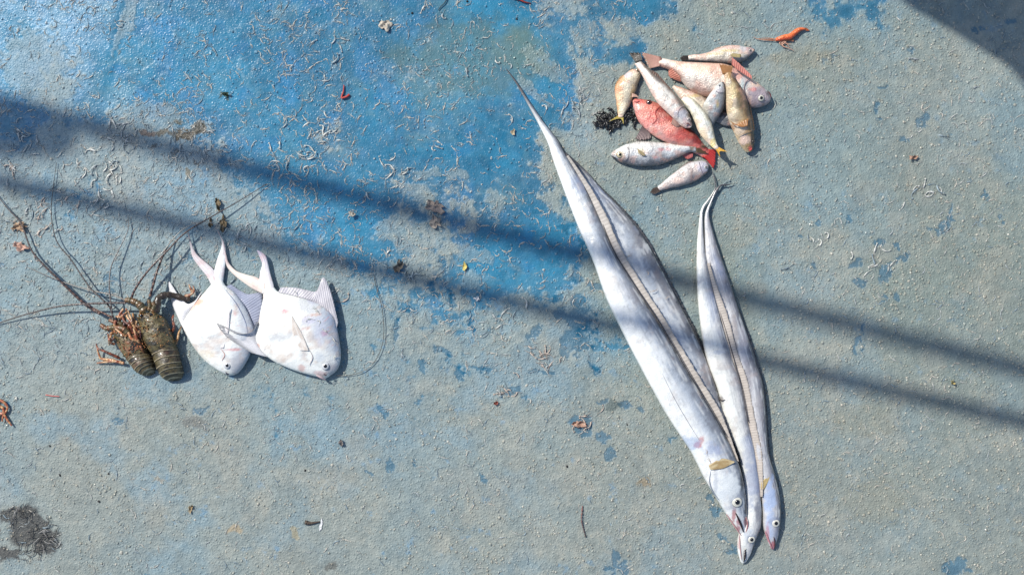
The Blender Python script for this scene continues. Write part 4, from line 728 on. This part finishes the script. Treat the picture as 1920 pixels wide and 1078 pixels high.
lobster('larger olive brown spiny lobster, right of the two, nearest the pomfrets', conv(l5, LD), conv(l5, LT), 24, 7, ((98,88,58), (180,130,80)),
  [([(246,560,26),(252,545,28),(268,520,30),(288,496,30),(312,472,28),(347,437,22),(401,404,16),(450,376,10),(500,345,3)], 2.6, .7, ant_col(dk, gy, 8, .2)),
   ([(281,556,24),(287,535,26),(294,510,24),(303,486,18),(312,466,12),(322,450,6)], 3.2, 1.4, ant_col((70,36,34), (226,180,150), 11)),
   ([(296,480,14),(306,472,14),(330,442,14),(352,425,12),(383,416,8),(415,424,4),(440,434,2)], 1.5, .5, ant_col((196,196,186), (206,206,196), 8)),
   ([(236,568,28),(205,568,28),(154,570,26),(120,573,22),(89,579,17),(40,592,9),(-10,608,3)], 2.6, 1.0, ant_col((66,46,46), (190,170,160), 7)),
   ([(236,563,24),(210,553,22),(178,546,18),(128,532,12),(74,511,6),(50,500,2)], 2.0, .6, ant_col((176,170,160), (206,200,190), 9))],
  [([*l5(770,440)] and [(*l5(800,480),14),(*l5(830,420),20),(*l5(815,330),18),(*l5(825,290),12)], 2.6, 1.8),
   ([(*l5(815,560),10),(*l5(860,560),14),(*l5(880,480),14),(*l5(905,410),6)], 2.4, 1.2),
   ([(*l5(820,600),8),(*l5(850,590),8),(*l5(868,540),6),(*l5(880,500),4)], 2.2, 1.1),
   ([(*l5(470,420),22),(*l5(430,400),24),(*l5(400,330),24),(*l5(392,270),20)], 2.8, 1.8),
   ([(*l5(480,480),18),(*l5(430,450),24),(*l5(380,370),26),(*l5(330,300),22),(*l5(322,220),16)], 2.8, 1.7),
   ([(*l5(500,560),14),(*l5(460,540),20),(*l5(420,470),24),(*l5(370,420),22),(*l5(300,370),14)], 2.6, 1.4)],
  [([(*l5(520,250),24),(*l5(470,185),27),(*l5(420,150),27),(*l5(370,135),27),(*l5(310,125),27)], 7.5, 3.6),
   ([(*l5(640,250),22),(*l5(650,190),24),(*l5(655,130),23),(*l5(690,90),20),(*l5(770,72),16),(*l5(850,85),12),(*l5(930,110),10),(*l5(1000,120),8)], 6.5, 4.0),
   ([(*l5(565,240),26),(*l5(572,180),28),(*l5(560,120),28)], 4.0, 2.8), ([(*l5(600,250),24),(*l5(620,190),30),(*l5(600,150),30)], 5.0, 3.0)],
  [(*l5(497,292),34,3.0), (*l5(600,280),36,3.0)])
tS, bS = lobster('smaller spiny lobster with orange legs, left of the two', conv(l5, SD), conv(l5, STl), 18, 17, ((106,94,64), (200,128,86)),
  [([(188,588,14),(163,573,12),(140,553,12),(110,524,14),(82,497,14),(59,469,12),(39,419,8),(15,392,5),(-5,366,3)], 3.6, .9, ant_col(dk, gy, 10, .3)),
   ([(212,594,20),(205,575,24),(188,558,24),(169,540,20),(131,484,14),(112,462,12),(102,440,10),(96,398,6),(100,350,4),(106,305,3)], 2.2, .6, ant_col((60,50,50), (170,150,140), 9, .3)),
   ([(212,600,22),(208,570,26),(205,537,22),(208,502,16),(222,470,12),(240,431,7),(240,405,3)], 2.0, .9, ant_col((90,70,66), (206,206,196), 9, .9)),
   ([(220,600,18),(196,588,18),(168,574,14),(150,560,9)], 2.4, 1.0, ant_col((110,60,46), (232,200,170), 8))],
  [([(*l5(250,745),8),(*l5(190,715),12),(*l5(110,680),14),(*l5(20,640),13),(*l5(3,595),8)], 2.5, 1.3), ([(*l5(15,650),12),(*l5(30,700),8),(*l5(55,750),5),(*l5(150,762),5),(*l5(270,790),8)], 1.6, 2.4),
   ([(*l5(300,800),8),(*l5(200,780),9),(*l5(110,785),7),(*l5(10,798),3)], 2.6, 1.1), ([(*l5(200,600),10),(*l5(155,580),12),(*l5(135,530),10),(*l5(130,490),6)], 2.4, 1.4),
   ([(*l5(215,430),22),(*l5(200,380),26),(*l5(240,300),26),(*l5(290,220),24)], 2.8, 1.8), ([(*l5(330,520),26),(*l5(270,480),30),(*l5(205,430),28)], 2.6, 1.2),
   ([(*l5(400,480),26),(*l5(360,400),30),(*l5(300,350),28),(*l5(270,270),24)], 2.8, 1.6), ([(*l5(440,560),24),(*l5(380,540),30),(*l5(330,460),30),(*l5(250,440),26)], 2.8, 1.8),
   ([(*l5(470,600),22),(*l5(430,530),28),(*l5(400,440),28),(*l5(340,400),26)], 2.6, 1.6)],
  [([(*l5(230,430),16),(*l5(170,420),16),(*l5(110,430),14),(*l5(50,390),12)], 5.0, 3.2), ([(*l5(300,420),18),(*l5(250,370),22),(*l5(200,360),20),(*l5(140,340),18)], 4.2, 2.6), ([(*l5(360,500),26),(*l5(300,440),30),(*l5(240,420),28),(*l5(190,420),24)], 5.0, 3.0)],
  [(*l5(228,325),28,3.4), (*l5(330,380),26,3.0)])

# ------------------------------------------------------------------ dried shrimps: a few meshes, copied one by one
def shrimp_mesh(k):
    rg = random.Random(100 + k); L = rg.uniform(10, 20); bend = rg.choice((.3, .3, .8, .8, 1.5, 2.3)) * rg.choice((-1, 1)); n = 12; a = 0; x = y = 0; pts = []
    for i in range(n):
        q = i / (n - 1); pts.append((x, y, (1.0 + .8 * math.sin(q * 3)) / 1000)); a += bend / n * (1.5 if q > .5 else .5); x += math.cos(a) * L / n / 1000; y += math.sin(a) * L / n / 1000
    rb = rg.uniform(.95, 1.6)
    rad = [rb * (.35 + .75 * math.sin(min(1, (i / (n - 1)) * 1.5 + .25) * math.pi * .72) ** .8) * (1 - .62 * (i / (n - 1)) ** 1.5) * (1.0 if i % 2 else .86) / 1000 for i in range(n)]
    V, F = tube_mesh(pts, rad, 7); cols = [(1, 1, 1)] * len(V); word = {.3: 'straight', .8: 'barely bent', 1.5: 'bent', 2.3: 'curled'}[abs(bend)]
    V = [(p[0], p[1], p[2] * .8) for p in V]
    def add(pp, rr, c, seg=4):
        v, f = tube_mesh(pp, rr, seg); m = len(V); V.extend(v); F.extend(tuple(q + m for q in g) for g in f); cols.extend([c] * len(v))
    for j in range(rg.randint(1, 3)):                                  # feelers
        aa = math.pi + rg.gauss(0, .6); p = [(0, 0, .0012)]; 
        for i in range(5): aa += rg.gauss(0, .3); p.append((p[-1][0] + math.cos(aa) * rg.uniform(.0015, .003), p[-1][1] + math.sin(aa) * .002, .0008))
        add(p, [.00035] * 6, (.7, .7, .7))
    for j in range(rg.randint(2, 5)):                                  # legs
        i = rg.randint(1, 6); p0 = pts[i]; aa = -math.copysign(1, bend) * 1.5 + rg.gauss(0, .4); p1 = (p0[0] + math.cos(-aa) * .003, p0[1] + math.sin(-aa) * .003, .0008); p2 = (p1[0] + rg.uniform(-.001, .002), p1[1] + math.sin(-aa) * .001, .0004)
        add([p0, p1, p2], [.0004, .00035, .0002], (.75, .75, .75))
    e = pts[-1]; 
    for da in (-.35, 0, .35): add([e, (e[0] + math.cos(a + da) * .0022, e[1] + math.sin(a + da) * .0022, .0008), (e[0] + math.cos(a + da) * .0036, e[1] + math.sin(a + da) * .0036, .0006)], [.0004, .0008, .0003], (.9, .9, .9))
    return V, F, np.array(cols), word
TONES = {'grey': (180, 186, 186), 'pale': (214, 214, 206), 'pink': (200, 184, 170), 'dull': (146, 162, 168)}
LIB = {}; WORD = {}
for tn, tc_ in TONES.items():
    LIB[tn] = []
    for k in range(9):
        V, F, c, word = shrimp_mesh(k + len(tn) * 17)
        me = bpy.data.meshes.new('dried_shrimp'); me.from_pydata([tuple(v) for v in V], [], [tuple(f) for f in F]); me.materials.append(M_SHRIMP)
        va = np.array(V); cc = np.ones((len(V), 4)); cc[:, :3] = c * A(*tc_) * (1 + .25 * fbm(va[:, 0] * 1000, va[:, 1] * 1000, 3, 2, k))[:, None]
        cc[:, :3] *= 1.1; at = me.color_attributes.new('Col', 'FLOAT_COLOR', 'POINT'); at.data.foreach_set('color', np.clip(cc, 0, .8).ravel())
        me.polygons.foreach_set('use_smooth', [True] * len(me.polygons)); LIB[tn].append(me); WORD[me.name] = word
rs = random.Random(21); NS = [0]
def put_shrimp(x, y, label, group, tone='grey', z=None, sc=1.0):
    o = bpy.data.objects.new('dried_shrimp', rs.choice(LIB[tone])); COL.objects.link(o); NS[0] += 1
    zz = float(deck_height(np.array([x * 1.0]), np.array([y * 1.0]))[0]) if z is None else z
    o.location = w(x, y, zz) if z is not None else ((x - 960) / 1000, (539 - y) / 1000, zz + rs.uniform(0, .0012)); o.rotation_euler = (rs.gauss(0, .12), rs.gauss(0, .12), rs.random() * 6.28); k = sc * rs.uniform(.75, 1.2); o.scale = (k, k, k)
    if label.startswith('dried shrimp'): label = WORD[o.data.name] + ' ' + {'grey': 'grey', 'pale': 'pale', 'pink': 'pinkish', 'dull': 'dull grey'}[tone] + label[5:]
    if len(label.split()) > 16: label = label.replace('dull ', '').replace('barely ', '')
    return tag(o, label, 'shrimp', group)
CL = [(205,322,34,22,22,'pale','dried shrimp in the tangled heap at the left'),(70,408,34,36,24,'pink','dried shrimp in the pinkish heap near the left edge'),
 (225,250,28,18,18,'grey','dried shrimp in the shaded tangle beside the rust brown flakes'),(390,275,26,20,14,'grey','dried shrimp scattered just right of the rust brown flakes'),
 (550,288,26,18,13,'pale','dried shrimp in the star shaped bunch on the blue paint'),(600,248,24,16,10,'pale','dried shrimp in the slanting row on the blue paint'),
 (630,88,28,14,8,'grey','dried shrimp in the small bunch near the top on the blue paint'),(740,330,24,18,9,'pale','dried shrimp in the bunch above the upper shadow band'),
 (765,510,32,16,11,'dull','dried shrimp in the bunch crossing the lower shadow band'),(1020,668,26,16,14,'pink','dried shrimp in the tangled bunch left of the ribbonfish'),
 (945,590,24,12,6,'pale','dried shrimp in the loose bunch below the white shell'),(815,275,14,12,4,'pale','dried shrimp close to the big blue area centre'),
 (445,440,18,14,9,'grey','dried shrimp beside the forked tail of the pomfret'),(30,255,26,30,12,'grey','dried shrimp in the dark wide shadow at the left edge'),
 (20,320,20,14,7,'pink','dried shrimp in the bunch below the wide left shadow'),(1735,358,34,14,9,'pale','dried shrimp in the loose bunch right of the fish heap'),
 (1645,488,34,26,10,'pale','dried shrimp among the dark wet marks on the right'),(1555,458,24,14,5,'pale','dried shrimp left of the dark wet marks'),
 (945,735,20,16,8,'pink','dried shrimp on the dark blotch below the middle'),(1085,795,22,14,8,'pink','dried shrimp in the brown clump low in the middle'),
 (1185,210,14,10,3,'grey','dried shrimp touching the black seaweed'),(345,765,14,8,3,'dull','dried shrimp just below the lobsters'),
 (1065,200,34,26,9,'grey','dried shrimp between the ribbonfish tail tip and the fish heap'),(175,395,34,40,13,'pale','dried shrimp amid the raised lobster feelers')]
for cx, cy, sx, sy, n, tn, lab in CL:
    for i in range(int(n * .9)):
        put_shrimp(cx + rs.gauss(0, sx * .75), cy + rs.gauss(0, sy * .75), lab, lab.replace('dried shrimp', 'shrimps', 1), tn if rs.random() < .7 else rs.choice(['grey', 'pale', 'dull']), sc=rs.uniform(.8, 1.15))
for x, y in ((592,580),(600,606),(612,622),(584,598),(628,640),(630,668),(556,552),(568,548)):
    o = put_shrimp(x, y, 'dried shrimp stuck to the flank of the broad pomfret', 'shrimps on the broad pomfret', 'pale', z=(bR.top(x, y) - .3) / 1000, sc=.62)
for x, y in ((1325,850),(1330,862),(1215,515),(1228,545),(1250,560),(1180,480)): put_shrimp(x, y, 'dried shrimp stuck to the skin of the ribbonfish', 'shrimps on the ribbonfish', 'pink', z=(max(bA.top(x, y), bA2.top(x, y)) - .3) / 1000, sc=.5)
put_shrimp(642, 566, 'single pinkish shrimp poking out behind the broad pomfret', 'shrimp behind the broad pomfret', 'pink', sc=1.1)
tries = 0
while NS[0] < 300 and tries < 6000:
    tries += 1; x = rs.uniform(8, 1910); y = rs.uniform(6, 1070)
    dn = .5 if (x < 620 and 180 < y < 620) else .34 if (x < 1150 and y < 620) else .16 if y < 640 else .09
    if rs.random() > dn: continue
    if y < 200: zn = 'near the top edge'
    elif y < 560: zn = 'between the top and the lower shadow band'
    elif y < 800: zn = 'below the lower shadow band'
    else: zn = 'near the bottom edge'
    hz = 'far left' if x < 400 else 'left of centre' if x < 800 else 'in the centre' if x < 1150 else 'right of centre' if x < 1520 else 'far right'
    lab = 'dried shrimp alone, ' + hz + ' ' + zn; tn = rs.choice(['grey', 'pale', 'dull'])
    put_shrimp(x, y, lab, lab.replace('dried shrimp alone', 'stray shrimps'), tn, sc=.95 if y < 560 else .75)
# the many smaller shreds of shrimp: one object
def shreds():
    V0 = []; F0 = []; c0 = []; n = 0
    while n < 5200:
        x = rs.uniform(-30, 1950); y = rs.uniform(-30, 1110)
        if rs.random() > (.95 if (x < 680 and 190 < y < 620) else .5 if (x < 1200 and y < 700) else .22) * (.35 + 1.1 * float(sst(-.2, .5, fbm(np.array([x]), np.array([y]), 90, 3, 13))[0])): continue
        n += 1; me = rs.choice(LIB['grey']); k = rs.uniform(.22, .85) ** 1.1; a = rs.random() * 6.28; c, s_ = math.cos(a) * k, math.sin(a) * k
        z0 = float(deck_height(np.array([x]), np.array([y]))[0]); X0 = (x - 960) / 1000; Y0 = (539 - y) / 1000; m = len(V0)
        V0 += [(v.co.x * c - v.co.y * s_ + X0, v.co.x * s_ + v.co.y * c + Y0, v.co.z * k + z0) for v in me.vertices]; F0 += [tuple(q + m for q in p.vertices) for p in me.polygons]
        tc2 = A(*rs.choice([(176, 184, 184), (148, 166, 174), (200, 202, 196), (140, 158, 166), (186, 188, 182), (206, 200, 188)])); c0 += [tc2] * len(me.vertices)
    o = mesh('shrimp_shreds', V0, F0, M_SHRIMP, np.array(c0)); tag(o, 'tiny broken bits of dried shrimp strewn all over the deck', 'shreds', kind='stuff')
shreds()

# ------------------------------------------------------------------ single litter
def litter_tube(name, label, cat, pts, r0, r1, col, col2=None, group=None, seg=8, bumpy=0, mat=None, seed=1):
    Pp = catmull(pts, max(12, 8 * len(pts))); n = len(Pp); path = [((x - 960) / 1000, (539 - y) / 1000, z / 1000) for x, y, z in Pp]; rg = np.random.RandomState(seed)
    rad = [(r0 + (r1 - r0) * i / (n - 1)) * (1 + bumpy * abs(rg.randn()) * .5) / 1000 for i in range(n)]
    V, F = tube_mesh(path, rad, seg); c = np.repeat(mix(A(*col), A(*(col2 or col)), np.linspace(0, 1, n)), seg, axis=0)
    o = mesh(name, V, F, mat or M_MISC, c); return tag(o, label, cat, group)
def flake(name, label, cat, x, y, rx, ry, ang, h, col, seed, group=None, crumple=.5):
    """a small curled scrap: irregular outline, real thickness"""
    m, k = 22, 6; V = []; c = []
    for sd_ in (0, 1):
        for j in range(k + 1):
            for i in range(m):
                a = 6.283 * i / m; q = j / k; rr = 1 + .75 * float(fbm(np.array([math.cos(a) * 9. + 40]), np.array([math.sin(a) * 9. + 40]), 4, 4, seed, .7)[0])
                px, py = rx * q * rr * math.cos(a), ry * q * rr * math.sin(a); ca, sa = math.cos(R(ang)), math.sin(R(ang))
                X, Y = px * ca - py * sa, px * sa + py * ca; z = h * (.35 + .5 * q * q + crumple * float(fbm(np.array([X + 50]), np.array([Y + 50]), 6, 3, seed + 4)[0])) - sd_ * .8
                V.append(((x + X - 960) / 1000, (539 - y - Y) / 1000, max(z, .1 - .1 * sd_) / 1000)); c.append(A(*col) * (1 + .2 * float(fbm(np.array([X]), np.array([Y]), 4, 2, seed + 8)[0])))
    N = (k + 1) * m; F = []
    for j in range(k):
        for i in range(m):
            a, b_ = j * m + i, j * m + (i + 1) % m; F.append((a, b_, b_ + m, a + m)); F.append((a + N, a + m + N, b_ + m + N, b_ + N))
    for i in range(m): a, b_ = k * m + i, k * m + (i + 1) % m; F.append((a, b_, b_ + N, a + N))
    return tag(mesh(name, V, F, M_MISC, np.array(c)), label, cat, group)
# orange prawn
t = thing('prawn', w(1475, 68), 'bright orange prawn with long feelers above the fish heap, towards the upper right', 'prawn')
c6 = crop(13.471, 1400, 30)
rowsP = conv(c6, [(735,560,740,640,4,1),(800,530,820,640,7,1),(930,480,960,620,10,0),(1060,455,1110,600,11,0),(1150,395,1210,530,11,0),(1230,335,1300,450,10,0),(1310,300,1370,390,8,1),(1390,295,1430,370,7,1),(1460,300,1475,365,5,1),(1500,325,1495,350,2,1)])
def pcol(S_, U, top, X, Y): return mix(A(246, 122, 62), A(214, 78, 40), sst(-.3, .8, U + .3 * fbm(X, Y, 5, 3, 9))) * (1 - .16 * (np.sin(S_ * 60) > .6) + .1 * fbm(X, Y, 3, 2, 2))[..., None]
bP = Body('shell', rowsP, pcol, M_FISH, t, 5, n=60, ring=28, lump=.5, seed=9)
for k_, pts in enumerate(([(1200,600),(1000,615),(850,640),(700,630),(400,615),(250,580),(180,535)], [(1180,610),(900,590),(600,600),(330,610)], [(1190,640),(1000,630),(860,640)], [(740,600),(560,570),(330,580),(240,590)])):
    tube_part('feeler', [(*c6(*p), 2.5) for p in pts], .9, .4, t, lambda L, q: np.tile(A(206, 136, 96), (len(q), 1)), n=30, seg=6)
for k_, pts in enumerate(([(900,640),(830,690),(900,750),(1050,830)], [(960,640),(880,700),(1000,700),(1130,720)], [(1000,640),(900,760),(1060,820),(1190,880)], [(940,640),(1040,740),(1080,800)])):
    tube_part('leg', [(*c6(*p), 2.0 + .5 * k_) for p in pts], 1.1, .5, t, lambda L, q: np.tile(A(216, 166, 140), (len(q), 1)), n=24, seg=6)
fin('tail_fan', Q(c6,(1470,305),(1480,330),(1475,360)), Q(c6,(1510,300),(1600,370),(1520,385)), (4, 2), rays(A(236,120,60), A(120,90,70), 6), t, 4, nray=6, m=30)
dome('eye', *c6(760,575), 3.2, .9, .8, M_PUPIL, lambda q: np.array((.01, .01, .01)), t, 1)
tag(litter_tube('red_shrimp', 'small red shrimp standing out on the blue paint left of the middle', 'shrimp', [(645,160,1.5),(644,172,2),(641,184,3),(650,182,3),(655,178,1)], 1.0, 2.4, (190,60,50), (196,70,60)))
litter_tube('red_shrimp', 'small dark red shrimp at the very top edge of the deck', 'shrimp', [(962,-4,2),(974,0,3),(984,5,3),(996,7,1)], 3.0, .8, (190,50,40), (120,60,50))
litter_tube('red_shrimp', 'small reddish brown shrimp with thin legs low in the deck centre', 'shrimp', [(1092,948,1),(1091,960,2),(1090,972,3),(1092,984,2),(1098,1006,1)], .5, .6, (150,104,96), (96,88,86), bumpy=2.5)
litter_tube('pink_thread', 'short pink red thread near the left edge', 'thread', [(86,740,1),(98,742,1),(112,743,1)], .9, .7, (230,120,110))
litter_tube('fishing_line', 'long thin dark line curving right of the broad pomfret', 'line', [(701,516,1),(706,540,2),(714,565,3),(718,590,3),(720,620,3),(716,650,3),(702,678,3),(680,696,3),(655,703,3),(630,704,3)], .6, .6, (70,66,62), (110,104,96), mat=M_LINE)
litter_tube('twig', 'dark forked twig on the blue paint near the top', 'twig', [(840,-6,1),(834,6,2),(826,14,1.5),(822,20,1)], 1.1, .7, (30,52,66))
litter_tube('iron_nail', 'dark rusty nail with a pale splash beside it, low on the left', 'nail', [(572,978,2.5),(576,979,2.5),(580,980,2),(590,979,2),(600,977,1.5)], 3.2, 1.0, (96,80,66), (70,56,46), bumpy=.5)
flake('white_splat', 'white crusty droplet mark beside the rusty nail', 'splat', 602, 984, 2.5, 10, 10, .7, (236,236,236), 3)
flake('mussel_shell', 'glossy white broken shell bit right of the middle, below the lower shadow band', 'shell', 894, 560, 5, 4, 0, 4, (240,240,240), 5); 
flake('yellow_seed', 'small yellow seed on a pale patch near the centre', 'seed', 871, 500, 3.5, 8, 8, 4, (214,196,110), 6)
flake('round_pebble', 'small round beige pebble on the blue paint near the ribbonfish tail', 'pebble', 962, 249, 4.5, 4.5, 0, 5, (196,180,150), 7, crumple=.2)
for i, (x, y, rx, ry, an, lab) in enumerate(((395,418,4.5,9,-10,'brown leaf shred left of its darker twin near the pomfret tail'),(419,418,6,12,10,'larger brown leaf shred just above the forked pomfret tail'),(409,382,5,10,-15,'narrow brown leaf shred above the other two'),
      (722,50,12,9,0,'big crumpled beige flake near the top, on the blue paint'),(815,386,16,11,30,'thick brownish curled scrap inside the upper shadow band'),(816,416,13,10,60,'pale brownish curled scrap just below the shadow band scrap'),(662,402,6,5,0,'pale beige flake in the pale patch left of the shaded scraps'),
      (1712,296,8,5,-30,'thin tan flake with a dark shadow right of the fish heap'),(748,500,7,12,25,'grey brown leaf shred in the lower shadow band'),(555,262,0,0,0,''),(425,178,5,4,0,'dark green speck of leaf on the upper blue paint'),
      (358,952,4,8,20,'tan oval husk on the bare lower left'),(930,755,5,3,0,'dark red brown crumb below the middle'),(1085,795,12,7,10,'brown crumpled crumb in the clump low in the middle'),(640,830,4,5,0,'grey brown curl of skin on the lower left deck'),(38,425,12,10,0,'orange brown scrap in the pinkish heap by the left edge'),
      (40,462,12,7,20,'salmon pink scrap below the pinkish heap by the left edge'),(1785,716,4,4,0,'tiny yellow beige crumb under the upper shadow band on the right'))):
    if rx: flake('scrap', lab, 'scrap', x, y, rx, ry, an, 5.5, ((108,92,68),(112,96,66),(120,104,76),(206,196,180),(150,138,130),(172,162,150),(182,178,168),(176,140,118),(116,110,100),(0,0,0),(64,80,56),(190,168,130),(140,74,60),(186,150,130),(140,130,124),(190,160,130),(206,168,150),(206,186,120))[i], 20 + i, crumple=1.3)
t = thing('severed_crab_limb', w(5, 765), 'orange crab leg bit cut by the left edge of the deck', 'crab leg')
for pts in ([(-14,748),(4,752),(14,764),(6,780)], [(-10,785),(4,775),(16,790),(22,798)], [(-8,760),(6,766),(4,790)]): tube_part('leg_joint', [(*p, 4) for p in pts], 3.2, 1.2, t, leg_col((176,96,64), (226,186,130), 10), n=30, bumpy=.4)
t = thing('crab_claw', w(362, 550), 'orange brown claw tip curled above the pomfret fin', 'claw')
for pts in ([(348,556,8),(358,552,12),(364,546,12),(362,536,8)], [(362,548,10),(357,540,12),(354,533,10)]): tube_part('claw_finger', pts, 3.4, .8, t, leg_col((140,76,50), (206,170,130), 12), n=24, bumpy=.2)
for i, (x, y, rr) in enumerate(((773,25,2.4),(876,3,2.6),(969,36,2.2),(93,836,2.2),(112,891,2.4),(203,888,2),(185,940,3),(572,882,2.2),(1063,874,2.2),(1176,796,1.8),(1878,882,1.6))):
    o = blob_mesh(np.array([[0, 0, 0.]]), np.array([A(40, 38, 40)]), np.array([rr * 1.1 / 1000]), np.array([rr / 1000]), 'black_bead', M_MISC); o.location = ((x - 960) / 1000, (539 - y) / 1000, float(deck_height(np.array([x * 1.]), np.array([y * 1.]))[0]))
    up = y < 60; tag(o, 'tiny black bead like crumb near the top edge of the blue paint' if up else 'tiny black bead like crumb on the dusty lower part of the deck', 'crumb', 'black crumbs at the top' if up else 'black crumbs on the lower deck')
def tangle():
    V0 = []; F0 = []; c0 = []; rg = random.Random(8)
    for i in range(60):
        u = rg.random(); x, y = rg.choice(((92,1005,16),(40,962,13),(60,1025,14)))[:2]; x += rg.gauss(0, 14); y += rg.gauss(0, 10); a = rg.random() * 6.28; pts = []
        for k in range(5): pts.append(((x - 960) / 1000, (539 - y) / 1000, rg.uniform(.3, 2) / 1000)); a += rg.gauss(0, .5); x += math.cos(a) * 4.5; y += math.sin(a) * 4.5
        V, F = tube_mesh(pts, [.0006] * 5, 5); m = len(V0); V0 += V; F0 += [tuple(q + m for q in f) for f in F]; c0 += [A(*rg.choice(((60,58,56),(90,88,86),(170,168,164))))] * len(V)
    tag(mesh('fibre_tangle', V0, F0, M_MISC, np.array(c0)), 'sooty tangle of thin fibres in the lower left corner', 'tangle')
tangle()
tangle_legs(tS, (((170,470),(140,600)),((190,520),(150,560)),((330,520),(300,300)),((380,480),(420,350)),((300,330),(210,300)),((250,360),(330,250)),((420,560),(350,360)),((440,600),(470,440)),((380,420),(340,240)),((210,390),(160,330)),((470,620),(520,700)),((160,480),(175,600))), 77)
